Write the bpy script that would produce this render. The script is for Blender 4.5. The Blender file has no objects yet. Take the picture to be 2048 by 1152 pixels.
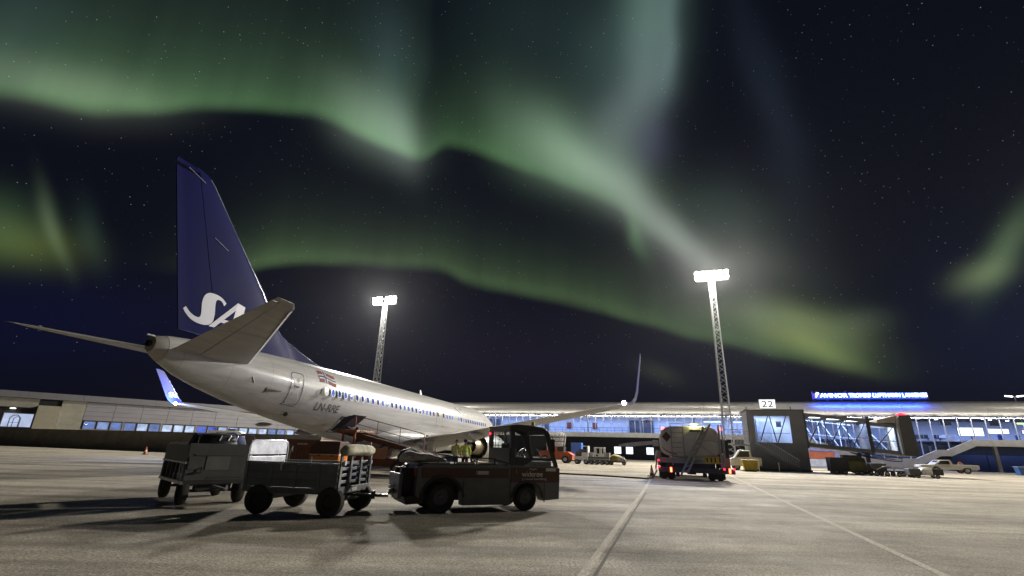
import bpy, bmesh, math, random
from mathutils import Vector, Matrix, Euler
random.seed(7)
S = bpy.context.scene
COL = S.collection
PI = math.pi
rad = math.radians

# ------------------------------------------------------------------ camera
FPX, PITCH, ROLL, EYE = 959.2, rad(18.44), rad(1.65), 1.5
_fw = Vector((0, math.cos(PITCH), math.sin(PITCH)))
_r0 = Vector((1, 0, 0)); _u0 = _r0.cross(_fw)
_R = _r0 * math.cos(ROLL) + _u0 * math.sin(ROLL)
_U = -_r0 * math.sin(ROLL) + _u0 * math.cos(ROLL)
cam = bpy.data.cameras.new('camera'); camo = bpy.data.objects.new('camera', cam); COL.objects.link(camo)
cam.sensor_width = 36.0; cam.lens = 36.0 * FPX / 2048
cam.clip_start = 0.1; cam.clip_end = 5000
m = Matrix((_R, _U, -_fw)).transposed().to_4x4(); m.translation = Vector((0, 0, EYE))
camo.matrix_world = m
S.camera = camo

# ------------------------------------------------------------------ view and render
S.view_settings.view_transform = 'Standard'
S.view_settings.look = 'None'
S.view_settings.exposure = 0.0
S.view_settings.gamma = 1.0
S.view_settings.use_curve_mapping = False
S.render.engine = 'CYCLES'
S.cycles.use_denoising = True
S.cycles.max_bounces = 6
S.cycles.transparent_max_bounces = 12
S.cycles.sample_clamp_indirect = 4.0
S.cycles.caustics_reflective = False
S.cycles.caustics_refractive = False

# ------------------------------------------------------------------ sky: night, northern lights
def ray_dir(u, v):
    return (_fw + _R * ((u - 1024) / FPX) - _U * ((v - 576) / FPX)).normalized()
def azel(u, v):
    d = ray_dir(u, v)
    return math.atan2(d.x, d.y), math.asin(d.z)

W = bpy.data.worlds.new('World'); S.world = W; W.use_nodes = True
nt = W.node_tree; nt.nodes.clear()
def N(t, **k):
    n = nt.nodes.new(t)
    for a, b in k.items(): setattr(n, a, b)
    return n
def L(a, b): nt.links.new(a, b)
def M(op, a, b=None, c=None, clamp=False):
    n = N('ShaderNodeMath', operation=op, use_clamp=clamp)
    for i, x in enumerate((a, b, c)):
        if x is None: continue
        if isinstance(x, (int, float)): n.inputs[i].default_value = x
        else: L(x, n.inputs[i])
    return n.outputs[0]
tc = N('ShaderNodeTexCoord')
sep = N('ShaderNodeSeparateXYZ'); L(tc.outputs['Generated'], sep.inputs[0])
AZ = M('ARCTAN2', sep.outputs[0], sep.outputs[1])
EL = M('ARCSINE', sep.outputs[2])
cmb = N('ShaderNodeCombineXYZ'); L(AZ, cmb.inputs[0]); L(EL, cmb.inputs[1]); cmb.inputs[2].default_value = 1.0
# slow wobble so that nothing in the curtains is perfectly regular
wob = N('ShaderNodeTexNoise'); wob.inputs['Scale'].default_value = 3.2; wob.inputs['Detail'].default_value = 2.0
L(cmb.outputs[0], wob.inputs['Vector'])
wsub = N('ShaderNodeVectorMath', operation='SUBTRACT'); L(wob.outputs['Color'], wsub.inputs[0]); wsub.inputs[1].default_value = (.5, .5, .5)
wsc = N('ShaderNodeVectorMath', operation='MULTIPLY'); L(wsub.outputs[0], wsc.inputs[0]); wsc.inputs[1].default_value = (.10, .05, 0)
wadd = N('ShaderNodeVectorMath', operation='ADD'); L(cmb.outputs[0], wadd.inputs[0]); L(wsc.outputs[0], wadd.inputs[1])
P3 = wadd.outputs[0]
wsp = N('ShaderNodeSeparateXYZ'); L(P3, wsp.inputs[0])
# vertical rays: noise stretched along elevation
rm = N('ShaderNodeMapping'); L(cmb.outputs[0], rm.inputs[0]); rm.inputs['Scale'].default_value = (9.0, .7, 1); rm.inputs['Rotation'].default_value = (0, 0, -.12)
rn = N('ShaderNodeTexNoise'); L(rm.outputs[0], rn.inputs['Vector']); rn.inputs['Scale'].default_value = 2.2; rn.inputs['Detail'].default_value = 3.5
RAYS = M('MULTIPLY_ADD', rn.outputs['Fac'], .55, .72)
acc = None
def addcol(fac, col):
    global acc
    v = N('ShaderNodeVectorMath', operation='SCALE'); v.inputs[0].default_value = col; L(fac, v.inputs['Scale'])
    if acc is None: acc = v.outputs[0]
    else:
        a = N('ShaderNodeVectorMath', operation='ADD'); L(acc, a.inputs[0]); L(v.outputs[0], a.inputs[1]); acc = a.outputs[0]
def lin(r, g, b):
    return tuple(((c / 255 + .055) / 1.055) ** 2.4 if c > 10 else c / 255 / 12.92 for c in (r, g, b))
def fcurve(x, pts):          # pts: (az, value) -> node output
    lo, hi = -1.5, 1.5
    n = N('ShaderNodeFloatCurve'); c = n.mapping.curves[0]
    vmax = max(p[1] for p in pts) or 1.0
    ps = [((a - lo) / (hi - lo), b / vmax) for a, b in pts]
    c.points[0].location = (0, ps[0][1]); c.points[1].location = (1, ps[-1][1])
    for a, b in ps: c.points.new(a, b)
    for p in c.points: p.handle_type = 'AUTO_CLAMPED'
    n.mapping.update()
    L(M('MULTIPLY_ADD', x, 1 / (hi - lo), -lo / (hi - lo)), n.inputs['Value'])
    return M('MULTIPLY', n.outputs[0], vmax)
def band(edge, inten, layers, soft):
    """a curtain: lower edge, brightness along it, layers of (height scale, colour)"""
    az = wsp.outputs[0]
    e = [azel(u, v) for u, v in edge]
    c = fcurve(az, e)
    I = fcurve(az, [(azel(u, v)[0], b) for (u, v), b in zip(edge, inten)])
    t = M('SUBTRACT', wsp.outputs[1], c)
    s = N('ShaderNodeMapRange', interpolation_type='SMOOTHSTEP'); L(t, s.inputs[0]); s.inputs[1].default_value = -soft; s.inputs[2].default_value = soft * 1.3
    I2 = M('MULTIPLY', M('MULTIPLY', I, s.outputs[0]), RAYS)
    tp = M('MAXIMUM', t, 0.0)
    for h, col in layers:
        addcol(M('MULTIPLY', I2, M('EXPONENT', M('MULTIPLY', tp, -1 / h))), col)
def blob(u, v, du, dv, ang, col, k=1.0):
    """soft patch; du/dv half sizes in photo pixels, ang its tilt in degrees"""
    a0 = azel(u, v); ca, sa = math.cos(rad(ang)), math.sin(rad(ang))
    p1 = azel(u + du * ca, v + du * sa); p2 = azel(u - dv * sa, v + dv * ca)
    a, c = p1[0] - a0[0], p1[1] - a0[1]; b, d = p2[0] - a0[0], p2[1] - a0[1]
    D = a * d - b * c
    r1 = (d / D, -b / D); r2 = (-c / D, a / D)
    q = []
    for r in (r1, r2):
        n = N('ShaderNodeVectorMath', operation='DOT_PRODUCT'); L(P3, n.inputs[0])
        n.inputs[1].default_value = (r[0], r[1], -(r[0] * a0[0] + r[1] * a0[1])); q.append(n.outputs['Value'])
    rr = M('ADD', M('MULTIPLY', q[0], q[0]), M('MULTIPLY', q[1], q[1]))
    addcol(M('EXPONENT', M('MULTIPLY', rr, -1.0)), tuple(x * k for x in col))

# night base: navy, a little lifted by the airport's own light near the ground
bmix = N('ShaderNodeMapRange'); L(EL, bmix.inputs[0]); bmix.inputs[1].default_value = 0.0; bmix.inputs[2].default_value = .75
base = N('ShaderNodeMixRGB'); L(bmix.outputs[0], base.inputs[0])
base.inputs[1].default_value = (*lin(13, 14, 25), 1); base.inputs[2].default_value = (*lin(9, 13, 23), 1)
bnode = N('ShaderNodeVectorMath', operation='ADD'); L(base.outputs[0], bnode.inputs[0]); acc = bnode.outputs[0]

G1 = (.052, .118, .040); GW = (.110, .140, .112); TE_ = (.022, .037, .025); YG = (.075, .085, .022)
band([(-500, 190), (-60, 205), (60, 212), (200, 236), (300, 236), (430, 220), (540, 216), (640, 228), (720, 268), (790, 300), (830, 318), (900, 296), (980, 315), (1060, 345), (1150, 385), (1230, 420), (1300, 470), (1380, 520), (1500, 580)],
     [.35, .7, .95, 1.25, 1.15, .85, .78, .95, 1.2, 1.35, .85, .62, .85, .7, .55, .42, .3, .15, 0.0],
     [(.058, tuple(1.22 * c for c in G1))], .014)
band([(-500, 190), (-60, 205), (60, 212), (200, 236), (300, 236), (430, 220), (540, 216), (640, 228), (720, 268), (790, 300), (825, 318), (850, 312), (900, 296), (980, 315), (1060, 345), (1150, 385), (1230, 420)],
     [.5, .9, 1.1, 1.15, 1.05, .9, .75, .70, .85, .95, .45, .16, .14, .25, .35, .3, 0.0],
     [(.17, TE_)], .02)
band([(200, 520), (480, 545), (560, 532), (700, 525), (860, 542), (960, 572), (1060, 592), (1180, 612), (1290, 640), (1380, 668), (1480, 700), (1580, 726), (1700, 745), (1800, 760), (1950, 700)],
     [0.0, .5, .62, .5, .45, .5, .52, .5, .55, .55, .55, .6, .42, .05, 0.0],
     [(.040, (.105, .185, .062)), (.10, (.012, .019, .014))], .014)
# bright whitish folds of the main curtain
blob(175, 195, 170, 48, 8, (.10, .11, .085), .75)
blob(740, 240, 95, 55, 38, (.11, .145, .115), 1.1)
blob(800, 275, 32, 70, -14, (.11, .13, .12), .7)
blob(770, 130, 50, 120, -12, (.020, .035, .042), .7)
blob(30, 60, 120, 130, 0, (.022, .040, .042), .5)
blob(1110, 295, 125, 66, 28, (.090, .145, .092), 1.25)
blob(1190, 355, 110, 46, 30, (.115, .145, .118), 1.15)
blob(1280, 432, 100, 32, 40, (.14, .165, .145), 1.0)
blob(1360, 495, 80, 24, 44, (.15, .16, .15), .8)
blob(1268, 470, 14, 46, -26, (.05, .10, .045), .9)
blob(1430, 430, 110, 70, 15, (.022, .038, .028), .7)
blob(1450, 530, 130, 55, 10, (.060, .068, .052), .8)
# the standing column that turns over the apron
blob(1315, -40, 66, 150, 2, (.056, .098, .078), 1.1)
blob(1310, 90, 50, 100, 8, (.050, .075, .070), 1.0)
blob(1352, 40, 20, 110, 4, (.030, .045, .045), 1.0)
blob(1340, 150, 20, 70, 16, (.028, .040, .044), 1.0)
blob(1285, 195, 50, 80, 28, (.065, .085, .085), 1.05)
blob(1225, 275, 58, 66, 32, (.070, .088, .085), .85)
blob(1225, 130, 90, 130, 12, (.026, .048, .040), .85)
blob(1080, 60, 150, 140, 0, (.010, .020, .018), .7)
blob(1290, 300, 40, 60, 35, (.030, .026, .055), .8)
# low yellow-green patch by the light mast
blob(1600, 660, 115, 38, 14, (.090, .112, .042), 1.0)
blob(1600, 700, 90, 22, 18, YG, 1.2)
blob(1500, 640, 120, 34, 12, (.060, .075, .045), .9)
blob(1710, 645, 60, 28, -10, (.045, .060, .035), .7)
blob(1320, 745, 46, 20, 18, (.020, .026, .010), .8)
# left and right edges
blob(30, 495, 110, 44, 0, (.050, .065, .012), 1.0)
blob(-20, 455, 90, 60, 0, (.035, .070, .028), .8)
blob(92, 455, 17, 66, -7, (.060, .085, .045), .95)
blob(165, 465, 26, 60, -4, (.014, .028, .018), .8)
blob(1965, 545, 62, 28, -18, (.085, .110, .050), 1.0)
blob(2020, 490, 34, 90, 28, (.060, .095, .045), 1.0)
blob(1540, 200, 40, 190, -14, (.008, .012, .018), .8)
blob(1490, 600, 30, 100, -10, (.02, .022, .02), .7)
# deep blue towards the horizon on both sides, dull violet between
blob(60, 640, 330, 100, 0, (.0003, .0006, .011), 1.0)
blob(2000, 640, 260, 160, 0, (.001, .003, .012), 1.0)
blob(950, 700, 430, 100, 2, (.0050, .0040, .0075), 1.0)
blob(1500, 740, 420, 70, 2, (.002, .002, .005), 1.0)
# stars
sv = N('ShaderNodeTexVoronoi', feature='F1'); L(tc.outputs['Generated'], sv.inputs['Vector']); sv.inputs['Scale'].default_value = 150.0
sm = N('ShaderNodeMapRange'); L(sv.outputs['Distance'], sm.inputs[0]); sm.inputs[1].default_value = .095; sm.inputs[2].default_value = .03; sm.inputs[3].default_value = 0; sm.inputs[4].default_value = 1
sc_ = N('ShaderNodeSeparateColor'); L(sv.outputs['Color'], sc_.inputs[0])
pick = M('POWER', sc_.outputs[0], 3.0)
st = M('MULTIPLY', M('MULTIPLY', sm.outputs[0], pick), M('GREATER_THAN', EL, .12))
stc = N('ShaderNodeVectorMath', operation='SCALE'); stc.inputs[0].default_value = (.42, .48, .56); L(st, stc.inputs['Scale'])
fin_ = N('ShaderNodeVectorMath', operation='ADD'); L(acc, fin_.inputs[0]); L(stc.outputs[0], fin_.inputs[1])
bg = N('ShaderNodeBackground'); L(fin_.outputs[0], bg.inputs['Color']); bg.inputs['Strength'].default_value = 1.0
wo = N('ShaderNodeOutputWorld'); L(bg.outputs[0], wo.inputs['Surface'])
W.cycles.sampling_method = 'MANUAL'; W.cycles.sample_map_resolution = 512

# ------------------------------------------------------------------ frames
HEAD = rad(-18.76)                                   # the stand's axis against the camera's
EX = Vector((math.cos(HEAD), math.sin(HEAD), 0)); EY = Vector((-math.sin(HEAD), math.cos(HEAD), 0))
def AP(s, d, z=0.0): return EX * s + EY * d + Vector((0, 0, z))

MAST_W = 56000.0          # watts of one flood light mast
MASTS = [(-54.5, 80.7), (7.2, 80.7), (69.0, 80.7)]
MAST_H = 28.6

# ------------------------------------------------------------------ materials
_mats = {}
def mat(name, col, rough=.5, metal=0.0, var=.18, scale=2.5, bump=0.0, bscale=30.0, coat=0.0, stretch=None, spec=.5):
    if name in _mats: return _mats[name]
    m = bpy.data.materials.new(name); m.use_nodes = True; t = m.node_tree; b = t.nodes['Principled BSDF']
    b.inputs['Roughness'].default_value = rough; b.inputs['Metallic'].default_value = metal
    b.inputs['Coat Weight'].default_value = coat; b.inputs['Specular IOR Level'].default_value = spec
    co = t.nodes.new('ShaderNodeTexCoord'); src = co.outputs['Object']
    if stretch:
        mp = t.nodes.new('ShaderNodeMapping'); mp.inputs['Scale'].default_value = stretch; t.links.new(src, mp.inputs[0]); src = mp.outputs[0]
    n = t.nodes.new('ShaderNodeTexNoise'); n.inputs['Scale'].default_value = scale; n.inputs['Detail'].default_value = 6; n.inputs['Roughness'].default_value = .62
    t.links.new(src, n.inputs['Vector'])
    r = t.nodes.new('ShaderNodeMapRange'); r.inputs[1].default_value = .3; r.inputs[2].default_value = .7; r.inputs[3].default_value = 1 - var; r.inputs[4].default_value = 1 + var
    t.links.new(n.outputs['Fac'], r.inputs[0])
    mx = t.nodes.new('ShaderNodeVectorMath'); mx.operation = 'SCALE'; mx.inputs[0].default_value = col[:3]
    t.links.new(r.outputs[0], mx.inputs['Scale']); t.links.new(mx.outputs[0], b.inputs['Base Color'])
    rr = t.nodes.new('ShaderNodeMapRange'); rr.inputs[3].default_value = max(.03, rough - .10); rr.inputs[4].default_value = min(1, rough + .14)
    t.links.new(n.outputs['Fac'], rr.inputs[0]); t.links.new(rr.outputs[0], b.inputs['Roughness'])
    if bump:
        n2 = t.nodes.new('ShaderNodeTexNoise'); n2.inputs['Scale'].default_value = bscale; n2.inputs['Detail'].default_value = 4
        t.links.new(co.outputs['Object'], n2.inputs['Vector'])
        bp = t.nodes.new('ShaderNodeBump'); bp.inputs['Strength'].default_value = bump; bp.inputs['Distance'].default_value = .01
        t.links.new(n2.outputs['Fac'], bp.inputs['Height']); t.links.new(bp.outputs[0], b.inputs['Normal'])
    _mats[name] = m
    return m
def emat(name, col, s, var=0.0, scale=1.0):
    if name in _mats: return _mats[name]
    m = bpy.data.materials.new(name); m.use_nodes = True; t = m.node_tree; t.nodes.remove(t.nodes['Principled BSDF'])
    e = t.nodes.new('ShaderNodeEmission'); e.inputs['Color'].default_value = (*col, 1); e.inputs['Strength'].default_value = s
    if var:
        co = t.nodes.new('ShaderNodeTexCoord'); n = t.nodes.new('ShaderNodeTexNoise'); n.inputs['Scale'].default_value = scale; n.inputs['Detail'].default_value = 3
        t.links.new(co.outputs['Object'], n.inputs['Vector'])
        r = t.nodes.new('ShaderNodeMapRange'); r.inputs[1].default_value = .3; r.inputs[2].default_value = .7; r.inputs[3].default_value = s * (1 - var); r.inputs[4].default_value = s * (1 + var)
        t.links.new(n.outputs['Fac'], r.inputs[0]); t.links.new(r.outputs[0], e.inputs['Strength'])
    t.links.new(e.outputs[0], t.nodes['Material Output'].inputs['Surface'])
    _mats[name] = m
    return m
def glass(name, tint=(.85, .9, 1), refl=.10):
    if name in _mats: return _mats[name]
    m = bpy.data.materials.new(name); m.use_nodes = True; t = m.node_tree; t.nodes.remove(t.nodes['Principled BSDF'])
    a = t.nodes.new('ShaderNodeBsdfTransparent'); a.inputs[0].default_value = (*tint, 1)
    g = t.nodes.new('ShaderNodeBsdfGlossy'); g.inputs['Roughness'].default_value = .04
    mx = t.nodes.new('ShaderNodeMixShader'); mx.inputs[0].default_value = refl
    t.links.new(a.outputs[0], mx.inputs[1]); t.links.new(g.outputs[0], mx.inputs[2]); t.links.new(mx.outputs[0], t.nodes['Material Output'].inputs['Surface'])
    _mats[name] = m
    return m

# ------------------------------------------------------------------ mesh helper
class MB:
    def __init__(s): s.v = []; s.f = []
    def add(s, vs, fs):
        o = len(s.v); s.v += [tuple(x) for x in vs]; s.f += [tuple(i + o for i in f) for f in fs]; return s
    def box(s, x0, x1, y0, y1, z0, z1):
        return s.add([(x, y, z) for x in (x0, x1) for y in (y0, y1) for z in (z0, z1)],
                     [(0, 1, 3, 2), (4, 6, 7, 5), (0, 4, 5, 1), (2, 3, 7, 6), (0, 2, 6, 4), (1, 5, 7, 3)])
    def bar(s, p, q, w, h=None, up=(0, 0, 1)):
        h = h or w; p = Vector(p); q = Vector(q); d = (q - p).normalized(); up = Vector(up)
        if abs(d.dot(up)) > .98: up = Vector((1, 0, 0))
        a = d.cross(up).normalized() * w / 2; b = a.cross(d).normalized() * h / 2
        vs = [c + i * a + j * b for c in (p, q) for i, j in ((-1, -1), (1, -1), (1, 1), (-1, 1))]
        return s.add(vs, [(3, 2, 1, 0), (4, 5, 6, 7), (0, 1, 5, 4), (1, 2, 6, 5), (2, 3, 7, 6), (3, 0, 4, 7)])
    def tube(s, p, q, r0, r1=None, n=8, cap=True):
        r1 = r0 if r1 is None else r1; p = Vector(p); q = Vector(q); d = (q - p).normalized()
        a = d.orthogonal().normalized(); b = d.cross(a)
        ring = lambda c, r: [c + (a * math.cos(2 * PI * i / n) + b * math.sin(2 * PI * i / n)) * r for i in range(n)]
        fs = [(i, (i + 1) % n, n + (i + 1) % n, n + i) for i in range(n)]
        if cap: fs += [tuple(range(n - 1, -1, -1)), tuple(range(n, 2 * n))]
        return s.add(ring(p, r0) + ring(q, r1), fs)
    def path(s, pts, r, n=6):
        pts = [Vector(p) for p in pts]; rings = []; a = None
        for i, p in enumerate(pts):
            d = (pts[min(i + 1, len(pts) - 1)] - pts[max(i - 1, 0)]).normalized()
            if a is None: a = d.orthogonal().normalized()
            a = (a - d * a.dot(d)).normalized(); b = d.cross(a)
            rr = r[i] if isinstance(r, (list, tuple)) else r
            rings.append([p + (a * math.cos(2 * PI * k / n) + b * math.sin(2 * PI * k / n)) * rr for k in range(n)])
        return s.loft(rings)
    def loft(s, rings, cap=True, closed=True):
        n = len(rings[0]); vs = [v for r in rings for v in r]; fs = []
        for k in range(len(rings) - 1):
            for i in range(n if closed else n - 1):
                j = (i + 1) % n; fs.append((k * n + i, k * n + j, (k + 1) * n + j, (k + 1) * n + i))
        if cap: fs += [tuple(range(n - 1, -1, -1)), tuple(range((len(rings) - 1) * n, len(rings) * n))]
        return s.add(vs, fs)
    def prism(s, poly, axis, a, b):
        def mk(p, t): return {'x': (t, p[0], p[1]), 'y': (p[0], t, p[1]), 'z': (p[0], p[1], t)}[axis]
        return s.loft([[mk(p, a) for p in poly], [mk(p, b) for p in poly]])
    def lathe(s, prof, o, axis, n=20):
        o = Vector(o); ax = Vector(axis).normalized(); a = ax.orthogonal().normalized(); b = ax.cross(a)
        return s.loft([[o + ax * h + (a * math.cos(2 * PI * i / n) + b * math.sin(2 * PI * i / n)) * max(r, 1e-4) for i in range(n)] for r, h in prof])
    def mesh(s, name, smooth=32):
        me = bpy.data.meshes.new(name); me.from_pydata(s.v, [], s.f); me.update()
        bm = bmesh.new(); bm.from_mesh(me); bmesh.ops.recalc_face_normals(bm, faces=bm.faces); bm.to_mesh(me); bm.free()
        if smooth:
            me.shade_smooth(); me.set_sharp_from_angle(angle=rad(smooth))
        return me
    def build(s, name, m, parent=None, smooth=32, bevel=0.0, loc=None):
        return obj(name, s.mesh(name, smooth), m, parent, bevel, loc)
def obj(name, me, m, parent=None, bevel=0.0, loc=None):
    o = bpy.data.objects.new(name, me); COL.objects.link(o)
    if m is not None and not me.materials: me.materials.append(m)
    if parent: o.parent = parent
    if loc is not None: o.location = loc
    if bevel:
        b = o.modifiers.new('bevel', 'BEVEL'); b.width = bevel; b.segments = 2; b.limit_method = 'ANGLE'; b.angle_limit = rad(40)
    return o
def tag(o, label=None, cat=None, group=None, kind=None):
    if label: o['label'] = label
    if cat: o['category'] = cat
    if group: o['group'] = group
    if kind: o['kind'] = kind
    return o
def thing(name, label, cat, loc=(0, 0, 0), rotz=0.0, group=None):
    o = bpy.data.objects.new(name, None); COL.objects.link(o); o.empty_display_size = .2
    o.location = loc; o.rotation_euler = (0, 0, rotz)
    return tag(o, label, cat, group)
def dup(o, parent=None):
    c = o.copy(); COL.objects.link(c)
    if parent: c.parent = parent
    for ch in list(o.children): dup(ch, c)
    return c
def copy_part(o, parent, loc=None, rot=None):
    c = o.copy(); COL.objects.link(c); c.parent = parent
    if loc is not None: c.location = loc
    if rot is not None: c.rotation_euler = rot
    return c
def text_mesh(s, size, extrude=.01, shear=0.0, spacing=1.0, align='LEFT', offset=0.0, width=None):
    cu = bpy.data.curves.new('lettering', 'FONT'); cu.body = s; cu.size = size; cu.extrude = extrude; cu.shear = shear; cu.space_character = spacing; cu.align_x = align; cu.offset = offset
    cu.resolution_u = 4
    o = bpy.data.objects.new('lettering', cu); COL.objects.link(o)
    dg = bpy.context.evaluated_depsgraph_get(); me = bpy.data.meshes.new_from_object(o.evaluated_get(dg))
    bpy.data.objects.remove(o); bpy.data.curves.remove(cu)
    if width:
        xs = [v.co.x for v in me.vertices]; x0, x1 = min(xs), max(xs)
        for v in me.vertices: v.co.x = (v.co.x - x0) * width / (x1 - x0)
    return me
def point_light(name, loc, w, col, r=.1, parent=None):
    l = bpy.data.lights.new(name, 'POINT'); l.energy = w; l.color = col; l.shadow_soft_size = r
    o = bpy.data.objects.new(name, l); COL.objects.link(o); o.location = loc
    if parent: o.parent = parent
    return o
def area_light(name, loc, rot, w, col, sx, sy, parent=None):
    l = bpy.data.lights.new(name, 'AREA'); l.energy = w; l.color = col; l.shape = 'RECTANGLE'; l.size = sx; l.size_y = sy
    o = bpy.data.objects.new(name, l); COL.objects.link(o); o.location = loc; o.rotation_euler = rot
    if parent: o.parent = parent
    return o
_wheels = {}
def wheel(parent, x, y, z, r, w, rimmat, tyre=None, axis='y', rimr=.58):
    """tyre (the wheel itself) with its rim as a child; turns about local y"""
    key = (round(r, 3), round(w, 3), axis, rimmat.name, rimr)
    if key not in _wheels:
        ax = {'y': (0, 1, 0), 'x': (1, 0, 0)}[axis]; h = w / 2; ri = r * rimr
        t = MB().lathe([(ri, -h * .8), (r * .86, -h), (r * .96, -h * .82), (r, -h * .45), (r, h * .45), (r * .96, h * .82), (r * .86, h), (ri, h * .8), (ri * .97, 0)], (0, 0, 0), ax, 24)
        t.f = [f for f in t.f if len(f) <= 4]
        n = 24; k = len(t.v) // n
        t.f += [((k - 1) * n + i, (k - 1) * n + (i + 1) % n, (i + 1) % n, i) for i in range(n)]
        q = MB().lathe([(.001, -h * .42), (ri * .3, -h * .62), (ri * .36, -h * .42), (ri * .84, -h * .34), (ri * .97, -h * .74), (ri * .985, h * .74), (ri * .84, h * .34), (ri * .36, h * .42), (ri * .3, h * .62), (.001, h * .42)], (0, 0, 0), ax, 24)
        for i in range(6):
            a = 2 * PI * i / 6
            for sgn in (-1, 1):
                c = Vector((math.cos(a) * ri * .6, sgn * h * .36, math.sin(a) * ri * .6))
                if axis == 'x': c = Vector((c.y, c.x, c.z))
                q.tube(c, c + Vector(ax) * sgn * .02, ri * .07, n=6)
        _wheels[key] = (t.mesh('wheel'), q.mesh('rim'))
    a, b = _wheels[key]
    o = obj('wheel', a, tyre or RUBBER, parent, loc=(x, y, z)); obj('rim', b, rimmat, o)
    return o

RUBBER = mat('tyre rubber', (.05, .048, .044), .85, bump=.3, bscale=60)
DARKM = mat('dark steel', (.03, .031, .034), .5, .2)
STEEL = mat('galvanised steel', (.42, .43, .44), .42, .75, var=.25, scale=6)
ALU = mat('dull aluminium', (.52, .53, .55), .42, .6, var=.25, scale=5)
WHITE = mat('white paint', (.72, .71, .68), .4, coat=.2)
BLACK = mat('black plastic', (.015, .015, .016), .5)
GLASS = glass('clear glass')
RED_L = emat('red lamp', (1, .02, .05), 9)

# ------------------------------------------------------------------ the apron
def asphalt():
    m = bpy.data.materials.new('apron asphalt'); m.use_nodes = True; t = m.node_tree; b = t.nodes['Principled BSDF']
    ge = t.nodes.new('ShaderNodeNewGeometry')
    def noise(scale, det, vec, rough=.6):
        n = t.nodes.new('ShaderNodeTexNoise'); n.inputs['Scale'].default_value = scale; n.inputs['Detail'].default_value = det; n.inputs['Roughness'].default_value = rough
        t.links.new(vec, n.inputs['Vector']); return n.outputs['Fac']
    def rng(x, a, c, d, e):
        r = t.nodes.new('ShaderNodeMapRange'); r.inputs[1].default_value = a; r.inputs[2].default_value = c; r.inputs[3].default_value = d; r.inputs[4].default_value = e
        t.links.new(x, r.inputs[0]); return r.outputs[0]
    def mul(x, y):
        n = t.nodes.new('ShaderNodeMath'); n.operation = 'MULTIPLY'; t.links.new(x, n.inputs[0]); t.links.new(y, n.inputs[1]); return n.outputs[0]
    mp = t.nodes.new('ShaderNodeMapping'); mp.inputs['Rotation'].default_value = (0, 0, -HEAD - rad(8)); mp.inputs['Scale'].default_value = (.045, .55, 1); t.links.new(ge.outputs['Position'], mp.inputs[0])
    mp2 = t.nodes.new('ShaderNodeMapping'); mp2.inputs['Rotation'].default_value = (0, 0, -HEAD + rad(38)); mp2.inputs['Scale'].default_value = (.10, .9, 1); t.links.new(ge.outputs['Position'], mp2.inputs[0])
    P = ge.outputs['Position']
    f = rng(noise(1.0, 6, mp.outputs[0], .68), .36, .64, .60, 1.32)            # drag marks left by the ploughs
    f = mul(f, rng(noise(1.0, 4, mp2.outputs[0]), .35, .65, .86, 1.10))    # tyre tracks across them
    f = mul(f, rng(noise(.35, 6, P, .65), .32, .68, .74, 1.2))             # patches
    f = mul(f, rng(noise(3.0, 5, P, .7), .3, .7, .80, 1.18))
    f = mul(f, rng(noise(26.0, 5, P, .85), .38, .62, .32, 1.72))           # stones in the surface
    f = mul(f, rng(noise(95.0, 2, P, .8), .34, .66, .5, 1.5))
    s = t.nodes.new('ShaderNodeVectorMath'); s.operation = 'SCALE'; s.inputs[0].default_value = (.315, .282, .226); t.links.new(f, s.inputs['Scale'])
    t.links.new(s.outputs[0], b.inputs['Base Color'])
    t.links.new(rng(noise(.5, 5, P), .3, .7, .72, .95), b.inputs['Roughness'])
    b.inputs['Specular IOR Level'].default_value = .12
    bp = t.nodes.new('ShaderNodeBump'); bp.inputs['Strength'].default_value = .8; bp.inputs['Distance'].default_value = .016
    t.links.new(noise(42.0, 4, P, .7), bp.inputs['Height']); t.links.new(bp.outputs[0], b.inputs['Normal'])
    return m
g = MB(); g.add([(-900, -300, 0), (900, -300, 0), (900, 1500, 0), (-900, 1500, 0)], [(0, 1, 2, 3)])
tag(g.build('ground', asphalt(), smooth=0), 'grey brown asphalt apron with drag marks', kind='structure')
def worn_paint(name, col, keep):
    m = bpy.data.materials.new(name); m.use_nodes = True; t = m.node_tree; b = t.nodes['Principled BSDF']; b.inputs['Roughness'].default_value = .85; b.inputs['Specular IOR Level'].default_value = .08
    ge = t.nodes.new('ShaderNodeNewGeometry'); n = t.nodes.new('ShaderNodeTexNoise'); n.inputs['Scale'].default_value = 22; n.inputs['Detail'].default_value = 6; n.inputs['Roughness'].default_value = .75
    t.links.new(ge.outputs['Position'], n.inputs['Vector'])
    r = t.nodes.new('ShaderNodeMapRange'); r.inputs[1].default_value = keep; r.inputs[2].default_value = keep + .18; t.links.new(n.outputs['Fac'], r.inputs[0])
    x = t.nodes.new('ShaderNodeMixRGB'); x.inputs[1].default_value = (.29, .26, .208, 1); x.inputs[2].default_value = (*col, 1)
    t.links.new(r.outputs[0], x.inputs[0]); t.links.new(x.outputs[0], b.inputs['Base Color'])
    return m
PAINT = worn_paint('worn line paint', (.66, .60, .50), .43)
def ground_strip(name, pts, w, z, m, label):
    b = MB(); vs = []; pts = [Vector((*p, 0)) for p in pts]
    for i, p in enumerate(pts):
        d = (pts[min(i + 1, len(pts) - 1)] - pts[max(i - 1, 0)]).normalized(); n = Vector((-d.y, d.x, 0)) * w / 2
        vs += [p - n + Vector((0, 0, z)), p + n + Vector((0, 0, z))]
    b.add(vs, [(2 * i, 2 * i + 2, 2 * i + 3, 2 * i + 1) for i in range(len(pts) - 1)])
    return tag(b.build(name, m, smooth=0), label, kind='structure')
ground_strip('painted_line', [(-.55, 1.0), (.99, 6.85), (3.0, 13.1), (5.29, 20.12), (8.2, 29.3)], .12, .004, PAINT, 'pale worn guide line running up to the fuel truck')
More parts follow.
